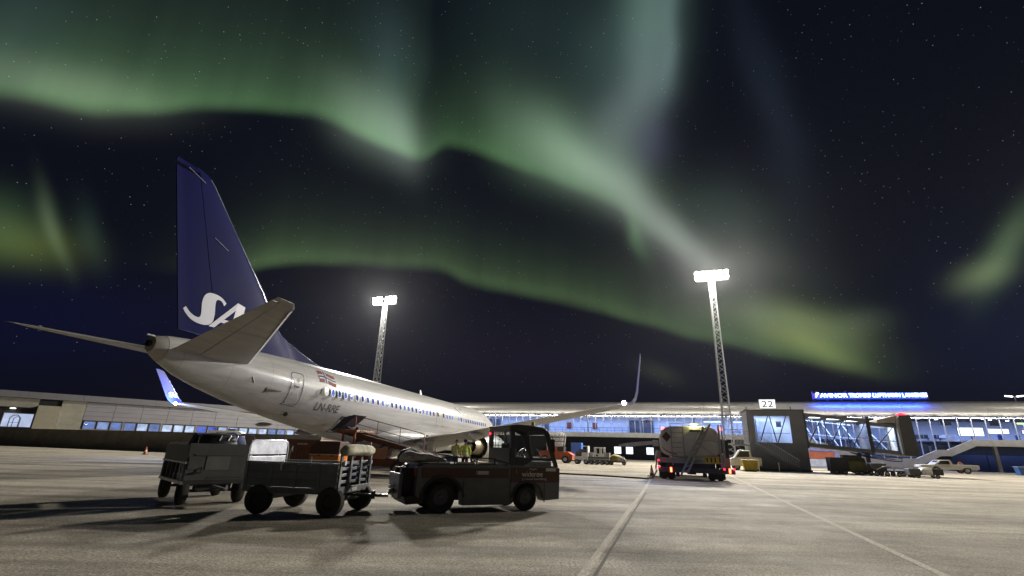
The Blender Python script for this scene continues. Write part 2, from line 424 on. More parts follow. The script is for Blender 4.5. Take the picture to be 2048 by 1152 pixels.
ground_strip('painted_line', [(-.1, -2), (6.04, 7.42), (9.3, 17.0), (12.77, 27.01), (18.5, 43.5)], .13, .004, PAINT, 'pale worn stand line on the right')
ground_strip('tar_joint', [(-.40, 1.0), (1.14, 6.85), (3.15, 13.1), (5.42, 20.1)], .05, .003, mat('tar', (.14, .128, .108), .9, spec=.05), 'dark sealed joint beside the guide line')

# ------------------------------------------------------------------ flood light masts
LAMP = emat('flood lamp lens', (1, .965, .88), 70)
def flood_mast(s, d, label, split, aim=0.0, power=1.0):
    """lattice tower with a head frame of flood lights"""
    t = thing('floodlight_mast', label, 'floodlight mast', AP(s, d), HEAD + aim, 'floodlight masts in front of the terminal')
    H = MAST_H; hw = lambda z: .62 - .30 * z / H
    lg = MB(); br = MB()
    for sx, sy in ((-1, -1), (1, -1), (1, 1), (-1, 1)):
        lg.tube((sx * hw(0), sy * hw(0), 0), (sx * hw(H), sy * hw(H), H), .075, .05, 6)
    lg.build('leg', STEEL, t)
    n = 34
    for i in range(n):
        z0, z1 = H * i / n, H * (i + 1) / n; a, c = hw(z0), hw(z1)
        f0 = [(-a, -a), (a, -a), (a, a), (-a, a)]; f1 = [(-c, -c), (c, -c), (c, c), (-c, c)]
        for k in range(4):
            j = (k + 1) % 4
            p, q = (f0[k], f1[j]) if i % 2 else (f0[j], f1[k])
            br.bar((*p, z0), (*q, z1), .055)
            if i in (9, 24): br.bar((*f0[k], z0), (*f0[j], z0), .11)
    br.bar((-hw(0) - .16, -.1, 0), (-hw(H) - .16, -.1, H), .05); br.bar((-hw(0) - .16, .25, 0), (-hw(H) - .16, .25, H), .05)
    br.build('bracing', STEEL, t)
    MB().box(-1.0, 1.0, -1.0, 1.0, 0, .5).build('footing', mat('concrete', (.3, .29, .27), .8, bump=.4), t, bevel=.03)
    fr = MB()
    for z in (H + .05, H + 1.0): fr.bar((-2.5, -.25, z), (2.5, -.25, z), .14)
    for x in (-2.4, -1.2, 0, 1.2, 2.4): fr.bar((x, -.25, H - .2), (x, -.25, H + 1.25), .1)
    fr.box(-2.3, 2.3, -.1, .55, H - .06, H - .02); fr.bar((-2.3, .55, H + .9), (2.3, .55, H + .9), .05)
    fr.build('head_frame', STEEL, t)
    body = MB(); lens = MB()
    body.lathe([(.18, .34), (.30, .22), (.42, 0), (.42, -.03)], (0, 0, 0), (0, -.80, -.60), 16); lens_c = Vector((0, -.80, -.60)) * -.0
    d0 = Vector((0, .80, .60))
    body = MB().lathe([(.12, .42), (.26, .34), (.42, .06), (.42, 0)], (0, 0, 0), d0, 16).mesh('floodlight')
    lens = MB().lathe([(.001, -.09), (.22, -.075), (.38, -.02), (.38, .01)], (0, 0, 0), d0, 16).mesh('lens')
    xs = [-2.2, -1.32, -.44, .44, 1.32, 2.2] if not split else [-2.35, -1.5, -.75, .75, 1.5, 2.35]
    for zi, z in enumerate((H + .15, H + 1.0)):
        for i, x in enumerate(xs):
            o = obj('floodlight', body, DARKM, t, loc=(x, -.62, z)); o.rotation_euler = (0, 0, (i - 2.5) * .22)
            obj('lens', lens, LAMP, o)
    for x in (-1.3, 1.3):
        area_light('floodlight_beam', (x, -1.15, H + .5), (-rad(90 - 17), 0, 0), MAST_W * power / 2, (1, .95, .85), 1.5, 1.1, t)
    point_light('floodlight_spill', (0, -1.6, H - .6), MAST_W * .24, (1, .95, .85), .4, t)
    return t
flood_mast(*MASTS[0], 'lattice floodlight mast rising behind the aircraft fuselage', True, 0.0, .7)
flood_mast(*MASTS[1], 'lattice floodlight mast standing behind the fuel truck', False)
flood_mast(*MASTS[2], 'lattice floodlight mast standing past the parked pickup', False, 0.0, 1.35)

# ------------------------------------------------------------------ terminal
TD = 95.0
ter = thing('terminal_building', 'long low airport terminal with a glazed upper gallery and rounded white fascia', 'building', AP(0, TD), HEAD)
FASC = mat('fascia sheet metal', (.56, .55, .53), .38, .35, var=.08, scale=.8)
CONC = mat('pale concrete panel', (.46, .45, .43), .7, var=.12, scale=1.5, bump=.15)
DWALL = mat('dark cladding', (.028, .029, .034), .6, var=.2)
s0, s1 = -66.0, 84.0
prof = [(.45, 8.16), (.06, 8.22), (-.10, 8.45), (-.16, 8.9), (-.08, 9.35), (.16, 9.8), (.60, 10.17), (1.25, 10.38), (2.2, 10.45)]
w = 2.72
pan = MB().loft([[(x, y, z) for y, z in prof] + [(x, y + .05, z - .05) for y, z in reversed(prof)] for x in (.012, w - .012)]).mesh('fascia_panel', 40)
n = int((s1 - s0) / w)
for i in range(n):
    obj('fascia_panel', pan, FASC, ter, loc=(s0 + i * w, random.uniform(-.006, .006), 0))
MB().box(s0, s1, .5, 26, 10.05, 10.36).box(s0, s1, .52, 26, 8.14, 8.2).build('roof', mat('roofing', (.12, .12, .12), .8), ter)
MB().box(s0, s1, .12, .2, 8.02, 8.1).box(s0, s1, .30, .40, 8.0, 8.06).build('eaves_gutter', DARKM, ter)
# the white band under the glazing, dipping round the stair hall
top = [(s0, 4.77), (20.0, 4.77), (28.4, 1.56), (35.0, 1.66), (37.9, 3.02), (39.2, 3.04), (42.7, 4.65), (s1, 4.72)]
bot = [(s0, 3.93), (19.6, 3.93), (28.1, .28), (34.7, .28), (38.3, 2.12), (39.6, 2.14), (43.0, 3.70), (s1, 3.76)]
def yat(pl, s):
    for (a, b), (c, d) in zip(pl, pl[1:]):
        if a <= s <= c: return b + (d - b) * (s - a) / (c - a)
cuts = sorted(set([s0 + 2.8 * i for i in range(31)] + [p[0] for p in top[1:-1]] + [p[0] for p in bot[1:-1]] + [23.0, 25.6, 31.6] + [46.0 + 2.8 * i for i in range(14)] + [s1]))
cuts = [c for i, c in enumerate(cuts) if i == 0 or c - cuts[i - 1] > .25]
for a, b in zip(cuts, cuts[1:]):
    if b > s1: break
    j = .010
    MB().prism([(a + j, yat(bot, a)), (b - j, yat(bot, b)), (b - j, yat(top, b)), (a + j, yat(top, a))], 'y', -.18 + random.uniform(0, .006), .1).build('band_panel', CONC, ter, smooth=0)
MB().loft([[(s, .1, yat(bot, s) + .1) for s in (s0, 19.6, 28.1, 34.7, 38.3, 39.6, 43.0, s1)], [(s, 6.0, yat(bot, s) + .1) for s in (s0, 19.6, 28.1, 34.7, 38.3, 39.6, 43.0, s1)]], cap=False, closed=False).build('gallery_underside', DWALL, ter, smooth=0)
# glazing: each pane on its own, mullions between
PANE = glass('gallery pane', (.90, .93, 1.0), .08)
MULL = mat('white mullion', (.34, .35, .37), .4)
xs = []; x = s0 + .6
while x < s1 - .5:
    xs.append(x); x += 1.45 if x < 27 else 1.75
mu = MB()
for a, b in zip(xs, xs[1:]):
    za, zb = yat(top, a) + .02, yat(top, b) + .02
    pts = [(a + .05, za), (b - .05, zb)]
    MB().prism([(a + .05, za), (b - .05, zb), (b - .05, 8.02), (a + .05, 8.02)], 'y', .10, .115).build('window_pane', PANE, ter, smooth=0)
mesh_m = {}
for x in xs:
    z = round(yat(top, x), 2)
    if z not in mesh_m: mesh_m[z] = MB().box(-.045, .045, -.02, .18, z, 8.02).mesh('mullion', 0)
    obj('mullion', mesh_m[z], MULL, ter, loc=(x, 0, 0))
MB().box(s0, 19.5, .02, .12, 7.55, 7.61).build('transom', MULL, ter, smooth=0)
# inside
WALLI = mat('gallery wall', (.55, .60, .70), .7, var=.06, scale=.6)
FLOORI = mat('gallery floor', (.20, .22, .26), .4)
CEILI = mat('gallery ceiling', (.30, .32, .36), .8)
DARKI = mat('dark joinery', (.03, .035, .05), .5)
MB().box(s0, 18.8, .2, 9, 4.5, 4.62).box(43.2, s1, .2, 14, 4.4, 4.52).box(20, 43.2, 5.6, 14, 4.4, 4.52).box(26, 36.5, .25, 6, 1.1, 1.2).build('gallery_floor', FLOORI, ter, smooth=0)
MB().box(s0, 18.8, 7.0, 7.15, 4.62, 8.1).box(18.8, s1, 13.6, 13.75, 4.5, 8.1).box(19, 43, 6.9, 7.05, 1.1, 4.4).box(18.8, 18.95, 3, 13.6, 4.6, 8.1).build('gallery_wall', WALLI, ter, smooth=0)
for sx in (-46.5, -36.0, -25.3, -16.3, -6.5, 3.0, 12.0):
    MB().box(sx - .16, sx + .16, 1.1, 1.42, 4.62, 8.1).build('column', mat('blue grey column', (.24, .28, .38), .5), ter, smooth=0)
for a, b in ((-40, -36.4), (-27, -25.6), (-9.0, -4.4)):
    MB().box(a, b, 6.6, 6.95, 4.62, 7.4).build('shelf_unit', mat('dark shelves', (.06, .07, .10), .5, var=.6, scale=4), ter, smooth=0)
MB().box(s0, 18.6, 1.7, 1.76, 5.66, 5.72).box(s0, 18.6, 1.7, 1.74, 5.2, 5.23).build('handrail', DARKI, ter, smooth=0)
post = MB().box(-.025, .025, 1.7, 1.75, 4.62, 5.66).mesh('rail_post', 0)
for i in range(58): obj('rail_post', post, DARKI, ter, loc=(-65 + i * 1.45, 0, 0))
area_defs = [(-58, 14), (-43, 14), (-29, 12), (-15.5, 13), (-2, 12), (11, 12)]
for c, l in area_defs:
    area_light('gallery_light', (c, 3.4, 7.95), (0, 0, 0), 1150, (.42, .56, 1.0), l, 1.2, ter)
area_light('hall_light', (31, 5, 7.9), (0, 0, 0), 2800, (.40, .54, 1.0), 18, 5, ter)
area_light('hall_light', (52, 6, 7.9), (0, 0, 0), 2400, (.42, .54, 1.0), 18, 5, ter)
area_light('hall_light', (72, 6, 7.9), (0, 0, 0), 2400, (.42, .54, 1.0), 18, 5, ter)
area_light('hall_light', (31.5, 3, 4.3), (0, 0, 0), 900, (.30, .42, 1.0), 10, 3, ter)
DL = emat('ceiling lamp', (.88, .93, 1), 14)
dl = MB().lathe([(.22, 0), (.22, .05), (.001, .05)], (0, 0, 0), (0, 0, 1), 12).mesh('ceiling_lamp')
dl.transform(Matrix.Scale(-1, 4, (0, 0, 1)))
for i in range(17): obj('ceiling_lamp', dl, DL, ter, loc=(-62 + i * 4.9, .9 + (i % 2) * .8, 7.93))
for i in range(14): obj('ceiling_lamp', dl, DL, ter, loc=(22 + i * 2.6 + (i % 2) * .7, 3.0 + (i % 3) * 2.2, 7.93))
# undercroft: recessed dark wall, lit doors, blue hall front
MB().box(s0, 39.2, 5.8, 6.1, 0, 4.0).build('undercroft_wall', DWALL, ter, smooth=0)
slat = MB().box(0, 4.9, 5.74, 5.80, 0, .09).mesh('cladding_board', 0)
for k in range(14):
    for i in range(8): obj('cladding_board', slat, DWALL, ter, loc=(-34 + i * 4.95, 0, .35 + k * .2))
LITW = emat('lit frosted window', (.80, .90, 1), 1.6, .25, 3)
for sx in (-12.0, -9.75, -5.9):
    MB().box(sx - .06, sx + 1.36, 5.60, 5.74, .95, 2.36).build('window_frame', DARKI, ter, smooth=0)
    f = MB().box(sx, sx + 1.3, 5.56, 5.62, 1.02, 2.3).build('window', LITW, ter, smooth=0)
BLUEH = mat('blue hall shutter', (.065, .10, .22), .5, var=.10, scale=1.2)
for k in range(10):
    for i in range(3):
        MB().box(41.4 + i * 4.75, 46.0 + i * 4.75, 4.6, 4.66, .06 + k * .24, .285 + k * .24).build('shutter_slat', BLUEH, ter, smooth=0)
MB().box(39.2, s1, 4.72, 5.0, 0, 3.9).build('hall_front', DWALL, ter, smooth=0)
for sx in (46.15, 50.9): MB().box(sx - .22, sx + .22, 1.9, 2.34, 0, 3.75).build('column', CONC, ter, smooth=0, bevel=.02)
area_light('undercroft_light', (47.5, 3.3, 3.2), (rad(25), 0, 0), 45, (.22, .42, 1), 10, .4, ter)
MB().box(28.0, 39.0, -.1, 5, 0, .27).build('plinth', CONC, ter, smooth=0)
# uplighters under the rounded fascia
brk = MB().bar((-.22, -.05, 8.28), (0, -.62, 8.05), .04).bar((.22, -.05, 8.28), (0, -.62, 8.05), .04).box(-.25, .25, -.72, -.52, 7.98, 8.06).mesh('fascia_lamp', 0)
for i in range(50): obj('fascia_lamp', brk, DARKM, ter, loc=(s0 + 1.36 + i * w, 0, 0))
for i in range(6):
    area_light('fascia_uplight', (-54 + i * 25, -.62, 8.10), (rad(180 - 38), 0, 0), 95, (1, .95, .84), 24.5, .12, ter)
    area_light('band_fill_light', (-54 + i * 25, -1.0, 7.9), (rad(32), 0, 0), 720, (1, .96, .90), 24.5, .12, ter)  # added strip without a lamp body, brightens the white band and apron

# things inside and on the terminal
def ter_thing(name, label, cat, loc, group=None):
    return thing(name, label, cat, EX * loc[0] + EY * (TD + loc[1]) + Vector((0, 0, loc[2])), HEAD, group)
NB = mat('red board', (.22, .03, .02), .5)
for sx, lab in ((-21.2, 'dark red notice board on gallery wall nearer the aircraft'), (-15.9, 'dark red notice board on gallery wall between two columns')):
    t = ter_thing('notice_board', lab, 'notice board', (sx, 6.85, 6.25), 'notice boards in the gallery')
    MB().box(-.46, .46, -.05, .05, -.62, .62).build('frame', DARKI, t, smooth=0); MB().box(-.41, .41, -.07, -.05, -.57, .57).build('board', NB, t, smooth=0)
t = ter_thing('wall_clock', 'round dark red wall clock in the gallery behind the fuel truck', 'clock', (-5.2, 1.95, 6.9))
MB().lathe([(.001, 0), (.33, 0), (.36, .03), (.36, .09)], (0, -.1, 0), (0, 1, 0), 24).build('face', NB, t); MB().bar((0, -.105, 0), (0, -.105, .22), .03).bar((0, -.105, 0), (.15, -.105, 0), .03).build('hand', WHITE, t)
MB().bar((0, -.05, .3), (0, -.05, 1.1), .03).build('hanger', DARKI, t)
def hung_sign(label, sx, y, z, wd, h, face, cat='sign', text=None, tcol=None, back=DARKI):
    t = ter_thing('hanging_sign', label, cat, (sx, y, z))
    MB().box(-wd / 2, wd / 2, 0, .12, -h / 2, h / 2).build('case', back, t, smooth=0)
    MB().box(-wd / 2 + .04, wd / 2 - .04, -.02, 0, -h / 2 + .04, h / 2 - .04).build('face', face, t, smooth=0)
    for x in (-wd * .4, wd * .4): MB().bar((x, .06, h / 2), (x, .06, 7.98 - z), .03).build('hanger', DARKI, t)
    return t
BLS = emat('blue lit sign', (.55, .68, 1), 2.4, .3, 2)
hung_sign('long blue white illuminated sign in the gallery above the fuel truck', 6.1, 1.6, 6.95, 3.0, .36, BLS)
hung_sign('short blue illuminated sign in the gallery next to the light mast', 10.3, 1.6, 6.95, 1.5, .36, BLS)
WSC = emat('bright screen', (.92, .97, 1), 2.6, .15, 1.5)
def wall_screen(label, sx, y, z, wd, h, m):
    t = ter_thing('display_screen', label, 'screen', (sx, y, z), 'bright screens in the departure hall')
    MB().box(-wd / 2 - .06, wd / 2 + .06, 0, .14, -h / 2 - .06, h / 2 + .06).build('casing', DARKI, t, smooth=0)
    MB().box(-wd / 2, wd / 2, -.02, 0, -h / 2, h / 2).build('screen', m, t, smooth=0)
    MB().bar((0, .07, -h / 2), (0, .07, 4.5 - z), .12).build('stand', DARKI, t)
wall_screen('largest bright white screen in the departure hall right of the stairs', 45.0, 5.0, 6.0, 3.3, 1.25, WSC)
wall_screen('wide white screen over the blue figure stand-ins', 48.8, 5.4, 6.15, 2.6, .72, WSC)
wall_screen('red edged white counter sign at the far right of the hall', 52.6, 4.4, 6.05, 2.7, .55, emat('red white sign', (1, .62, .66), 2.0, .35, 2))
hung_sign('small yellow green exit sign hanging in the departure hall', 50.3, 2.4, 7.2, 1.0, .34, emat('exit sign', (.72, .95, .35), 2.2))
for sx, lab in ((41.2, 'dark monitor hanging beside the stair hall strut'), (47.6, 'large dark monitor hanging over the wide white screen'), (53.6, 'dark monitor hanging over the red edged sign')):
    t = ter_thing('hanging_monitor', lab, 'monitor', (sx, 3.2, 7.3), 'dark monitors under the hall ceiling')
    MB().box(-.75, .75, 0, .12, -.42, .42).build('casing', DARKI, t, smooth=0); MB().bar((0, .06, .42), (0, .06, .7), .06).build('bracket', DARKI, t)
seatm = mat('dark seat', (.02, .022, .03), .5)
for sx, lab in ((36.4, 'row of dark seats on the hall floor nearest the bridge head'), (38.9, 'row of dark seats in the middle of the hall floor'), (41.4, 'row of dark seats beside the pale counter')):
    t = ter_thing('seat_row', lab, 'bench', (sx, 6.4, 4.52), 'seat rows in the departure hall')
    for k in range(3):
        MB().box(-.95 + k * .65, -.4 + k * .65, -.3, .25, .38, .46).build('seat', seatm, t, smooth=0); MB().box(-.95 + k * .65, -.4 + k * .65, .25, .32, .46, .98).build('backrest', seatm, t, smooth=0)
    MB().box(-.9, .9, -.1, .05, .28, .36).box(-.8, -.7, -.2, .2, 0, .3).box(.7, .8, -.2, .2, 0, .3).build('frame', STEEL, t, smooth=0)
t = ter_thing('info_counter', 'pale curved counter at the head of the stairs', 'counter', (42.6, 6.5, 4.52))
MB().loft([[(-1.3 + .26 * i, -.5 * math.sin(PI * i / 10) * k, z) for i in range(11)] + [(1.3 - .26 * i, .5, z) for i in range(11)] for z, k in ((0, 1), (.95, 1.25))]).build('front', mat('pale laminate', (.6, .63, .7), .4), t); MB().box(-1.4, 1.4, -.2, .6, .95, 1.0).build('top', WHITE, t)
for i, (sx, c) in enumerate(((47.9, (.03, .06, .3)), (50.1, (.04, .05, .22)))):  # bin shapes made up in place of two blue figures
    t = ter_thing('figure_standin', ('blue figure stand-in under the left end of the wide white screen', 'blue figure stand-in under the right end of the wide white screen')[i], 'bin', (sx, 3.6, 4.52), 'figure stand-ins in the departure hall')
    MB().lathe([(.24, 0), (.28, .9), (.30, .95), (.22, 1.05), (.1, 1.05)], (0, 0, 0), (0, 0, 1), 14).build('body', mat('blue figure stand-in %d' % i, c, .4), t); MB().box(-.12, .12, -.31, -.2, .7, .85).build('flap', BLACK, t)

# airport name in lit letters on the roof
NEON = emat('white lit letter', (.86, .92, 1), 7.0); HALO = emat('blue letter bloom', (.02, .07, 1.0), 8.0)
sg = thing('airport_sign', 'blue and white lit airport name standing on the terminal roof', 'sign', AP(22.3, TD - .6, 10.75), HEAD)
def neon(parent, s, x, z, width, size):
    me = text_mesh(s, size, .03, width=width); 
    me.transform(Matrix.Rotation(PI / 2, 4, 'X')); obj('letters', me, NEON, parent, loc=(x, 0, z))
    me2 = text_mesh(s, size, .05, width=width, offset=.085); me2.transform(Matrix.Rotation(PI / 2, 4, 'X')); obj('letter_halo', me2, HALO, parent, loc=(x, .09, z))  # wider blue copy glows behind the letters as their bloom
neon(sg, 'AVINOR', .95, .26, 4.0, .86)
neon(sg, 'TROMSØ LUFTHAVN LANGNES', 5.15, .26, 15.6 - 4.9, .86)
MB().path([(.35, -.03, .28), (.5, -.03, .62), (.42, -.03, .9), (.62, -.03, 1.02), (.78, -.03, .9), (.62, -.03, .7)], .075).build('logo', NEON, sg)
for x in (-.15, 4.72): MB().box(x - .05, x + .05, 0, .08, -.05, 1.2).build('end_bar', emat('violet bar', (.16, .08, .9), 1.2), sg, smooth=0)
MB().box(-.2, 16.0, .12, .2, -.05, .05).box(-.2, 16.0, .14, .2, .95, 1.0).build('rail', DARKM, sg, smooth=0)
MB().box(-.1, 15.95, .165, .19, .06, .94).build('bloom_panel', mat('blue backboard', (.10, .14, .55), .6), sg, smooth=0)  # added panel, its blue stands for the bloom between the letters
area_light('bloom_panel_light', (8.0, -.16, .5), (rad(90), 0, 0), 170, (.03, .10, 1), 15.5, .25, sg)  # added light that makes the blue panel glow
for x in range(0, 17, 2): MB().bar((x, .22, 1.0), (x, .16, -.35), .06).bar((x, .16, .6), (x, 1.2, -.35), .05).build('strut', DARKM, sg, smooth=0)
area_light('sign_glow', (8.0, -.25, .02), (rad(18), 0, 0), 1000, (.03, .10, 1), 15.5, .3, sg)

# double street lamp behind the terminal
t = thing('street_lamp', 'twin headed street lamp glowing above the terminal roof', 'street lamp', AP(54.0, 104.0, 0), HEAD)
MB().tube((0, 0, 0), (0, 0, 11.9), .12, .08).build('pole', STEEL, t)
for sx in (-1, 1):
    MB().tube((0, 0, 11.8), (sx * .5, 0, 11.95), .05).build('arm', STEEL, t)
    h = MB().loft([[(sx * (.25 + k * 1.0), y * (.12 + .22 * math.sin(PI * k ** .8)), 11.95 + k * .12 + zz * .1) for y, zz in ((-1, 0), (0, 1), (1, 0), (0, -1))] for k in (0.0, .25, .5, .75, 1.0)]).build('lamp_head', emat('street lamp glow', (1, .97, .88), 5), t)

# ------------------------------------------------------------------ left pier building and apron wall
pier = thing('pier_building', 'low grey panelled pier with a ribbon of blue lit windows', 'building', (-70.75, 68.39, 0), rad(42.69))
PANEL = mat('lilac grey panel', (.21, .205, .225), .5, var=.08, scale=.7)
GREYB = mat('grey roof band', (.13, .128, .14), .6, var=.1, stretch=(6, 1, .2))
CONW = mat('olive concrete', (.24, .23, .19), .8, var=.2, scale=1.2, bump=.3)
MB().box(-30, 66, .5, 22, 0, 7.15).build('core', mat('dark core', (.03, .03, .033), .8), pier, smooth=0)
for i in range(32): MB().box(-30 + i * 3.0 + .01, -27 + i * 3.0 - .01, -.25, .55, 6.36, 7.25).build('roof_band', GREYB, pier, smooth=0)
for i, (x0, x1) in enumerate([(9.62 + 3.48 * k, 13.1 + 3.48 * k) for k in range(9)]):
    for k in range(4): MB().box(x0 + .02, x1 - .02, -.05 + random.uniform(0, .012), .5, 3.68 + k * .655 + .015, 3.68 + (k + 1) * .655 - .01).build('cladding_panel', PANEL, pier, smooth=0)
MB().box(40.95, 66, 0, .5, 0, 6.34).build('wall', PANEL, pier, smooth=0)
MB().box(6.85, 9.6, -.02, .5, 0, 6.34).box(-30, 4.35, .02, .5, 5.0, 6.34).build('wall', CONW, pier, smooth=0)
MB().box(-30, 1.1, .3, .498, 0, 5.0).box(1.1, 4.35, .3, .5, 4.3, 5.0).build('wall', DWALL, pier, smooth=0)
MB().box(4.4, 6.8, -1.6, .5, 0, 5.4).build('wall_block', mat('beige concrete', (.27, .25, .19), .8, var=.1), pier, smooth=0, bevel=.02)
MB().box(9.62, 40.95, -.02, .5, 0, 2.40).build('parapet', CONW, pier, smooth=0)
MB().box(-30, 4.35, -.6, .5, 4.98, 5.06).build('canopy', DARKM, pier, smooth=0)
MB().box(9.62, 40.95, .9, 1.0, 2.3, 3.7).build('inner_wall', mat('office wall', (.5, .55, .7), .7), pier, smooth=0)
rnd = random.Random(3)
WCOL = [(.34, .48, .95), (.50, .62, 1), (.72, .82, 1), (.80, .88, 1), (.12, .22, .95), (.42, .55, .98)]
WIN = [emat('lit office window %d' % i, c, (.55, .7, .95, 1.05, .75, .6)[i], .35, 1.6) for i, c in enumerate(WCOL)]
PFR = mat('pier window frame', (.16, .165, .19), .5)
order = [0, 1, 0, 0, 2, 0, 3, 3, 3, 4, 4, 2, 2, 3, 3, 3, 5, 1, 3]
k = 0
for g_ in range(7):
    for j in range(3):
        x0 = 9.85 + g_ * 4.92 + j * 1.6
        if x0 + 1.4 > 40.9: break
        fr = MB().box(x0, x0 + 1.42, .02, .12, 2.42, 2.5).box(x0, x0 + 1.42, .02, .12, 3.5, 3.58).box(x0, x0 + .08, .02, .12, 2.5, 3.5).box(x0 + 1.34, x0 + 1.42, .02, .12, 2.5, 3.5).build('window', PFR, pier, smooth=0)
        MB().box(x0 + .08, x0 + 1.34, .30, .34, 2.48, 3.52).build('lit_blind', WIN[order[k % len(order)]], fr, smooth=0)
        MB().box(x0 + .08, x0 + 1.34, .07, .08, 2.5, 3.5).build('pane', GLASS, fr, smooth=0); k += 1
    x1 = 9.85 + g_ * 4.92 + 4.66
    if x1 < 40.9: MB().box(x1, x1 + .22, -.02, .3, 2.41, 3.67).build('window_pier', PANEL, pier, smooth=0)
# the big lit opening with its arched stair rails
bw = MB().box(1.1, 4.3, .2, .32, 2.3, 2.42).box(1.1, 4.3, .2, .32, 4.2, 4.32).box(1.1, 1.2, .2, .32, 2.42, 4.2).box(4.2, 4.3, .2, .32, 2.42, 4.2).build('large_window', PFR, pier, smooth=0)
MB().box(1.2, 4.2, .42, .46, 2.42, 4.2).build('lit_room', emat('lit stair room', (.62, .72, 1), .75, .2, .8), bw, smooth=0)
MB().path([(1.9, .36, 2.4), (1.9, .36, 3.6), (2.15, .36, 3.95), (2.6, .36, 4.0), (2.9, .36, 3.7), (2.9, .36, 2.4)], .05).path([(2.3, .34, 2.4), (2.3, .34, 3.5), (2.6, .34, 3.8), (3.0, .34, 3.6), (3.0, .34, 2.4)], .04).bar((1.9, .36, 3.0), (2.9, .36, 3.0), .05).build('stair_rail', mat('navy rail', (.03, .04, .14), .5), bw)
MB().lathe([(.001, -.06), (.3, -.05), (.34, 0), (.2, .08)], (1.9, -.2, 4.86), (0, 0, 1), 14).build('soffit_lamp', emat('soffit lamp', (1, .97, .9), 3), pier)

wallm = mat('stained concrete wall', (.27, .235, .185), .85, var=.28, scale=.8, bump=.4, bscale=14)
aw = thing('apron_wall', 'low stained concrete wall along the far edge of the apron', 'wall', AP(0, 43.2), HEAD)
for i in range(16):
    MB().box(-115 + i * 5.0 + .012, -110 + i * 5.0 - .012, 0, .3, 0, 2.12).build('wall_panel', wallm, aw, smooth=0)
MB().box(-115, -35, -.04, .34, 2.12, 2.2).build('coping', mat('wall coping', (.20, .18, .15), .8), aw, smooth=0)
MB().box(-115, -35, -.5, 0, 0, .12).build('kerb', CONW, aw, smooth=0)

# ------------------------------------------------------------------ jet bridge at gate 22
jb = thing('jet_bridge', 'grey jet bridge with glazed truss tunnel and outside stairs', 'jet bridge', AP(0, 58.3), HEAD)
JG = mat('bridge grey', (.20, .205, .215), .5, var=.12, scale=1.0)
JD = mat('bridge dark grey', (.085, .086, .09), .5, var=.12)
JI = mat('bridge interior', (.62, .66, .74), .6, var=.05)
JP = glass('bridge pane', (.92, .95, 1), .07)
# cab: closed base, glazed room above
MB().box(7.15, 12.5, 0, .12, .18, 2.78).box(7.15, 7.3, .12, 4.6, .18, 6.0).box(12.38, 12.5, .12, 4.6, .18, 2.78).box(7.15, 12.5, 4.5, 4.6, .18, 2.78).build('cab_base', JG, jb, smooth=0)
MB().box(7.3, 7.85, 0, .13, 2.78, 5.45).box(11.2, 12.5, 0, .13, 2.78, 5.45).box(7.15, 12.5, -.02, .14, 5.45, 6.02).build('cab_wall', JG, jb, smooth=0)
MB().box(7.0, 12.62, -.15, 4.75, 6.02, 6.14).build('cab_roof', JD, jb, smooth=0, bevel=.02)
MB().box(7.3, 12.4, .14, 4.5, 2.62, 2.72).build('cab_floor', JD, jb, smooth=0)
MB().box(7.35, 12.35, 4.35, 4.48, 2.74, 5.9).box(9.9, 10.9, 2.8, 3.0, 2.74, 4.9).build('cab_inner_wall', JI, jb, smooth=0)
MB().box(8.5, 8.75, 3.6, 4.3, 2.74, 5.4).box(10.1, 10.6, 1.3, 1.4, 4.4, 5.0).box(7.9, 11.2, .5, .55, 3.7, 3.76).build('cab_fitting', mat('cab fittings', (.25, .3, .42), .5, var=.3), jb, smooth=0)
MB().prism([(7.85, 2.78), (11.2, 2.78), (11.15, 5.45), (7.85, 5.45)], 'y', .05, .06).build('cab_window', JP, jb, smooth=0)
for p, q in (((8.2, 2.8), (9.2, 5.45)), ((9.75, 2.8), (9.35, 5.45)), ((9.85, 2.8), (10.9, 5.45))):
    MB().bar((p[0], .02, p[1]), (q[0], .02, q[1]), .09).build('window_brace', JD, jb)
bst = MB().box(0, .03, 0, 4.4, 0, .4).mesh('x')
for i in range(9): MB().bar((9.0 + .13 * i, 4.25, 2.8), (9.0 + .13 * i, 4.25, 5.2), .05).build('curtain_strip', mat('rubber strip', (.35, .4, .5), .5), jb)
area_light('cab_light', (9.7, 2.2, 5.85), (0, 0, 0), 480, (.62, .74, 1), 3.6, 2.5, jb)
# gallery side door and little platform with railing on the left
MB().box(5.55, 7.15, .1, 2.2, 2.42, 2.58).build('platform', JG, jb, smooth=0, bevel=.01)
MB().bar((5.6, .12, 3.86), (7.15, .12, 3.86), .06).bar((5.6, .12, 2.6), (5.6, .12, 3.86), .06).bar((5.6, 2.15, 2.6), (5.6, 2.15, 3.86), .06).bar((5.6, .12, 3.86), (5.6, 2.15, 3.86), .06).build('platform_rail', ALU, jb)
bal = MB().box(-.022, .022, .1, .14, 2.58, 3.84).mesh('baluster', 0)
for i in range(11): obj('baluster', bal, ALU, jb, loc=(5.74 + i * .135, 0, 0))
MB().bar((5.9, .3, 2.42), (6.9, 1.9, 1.7), .08).bar((5.9, 1.9, 2.42), (7.1, .3, 1.7), .08).build('bracket', JD, jb)
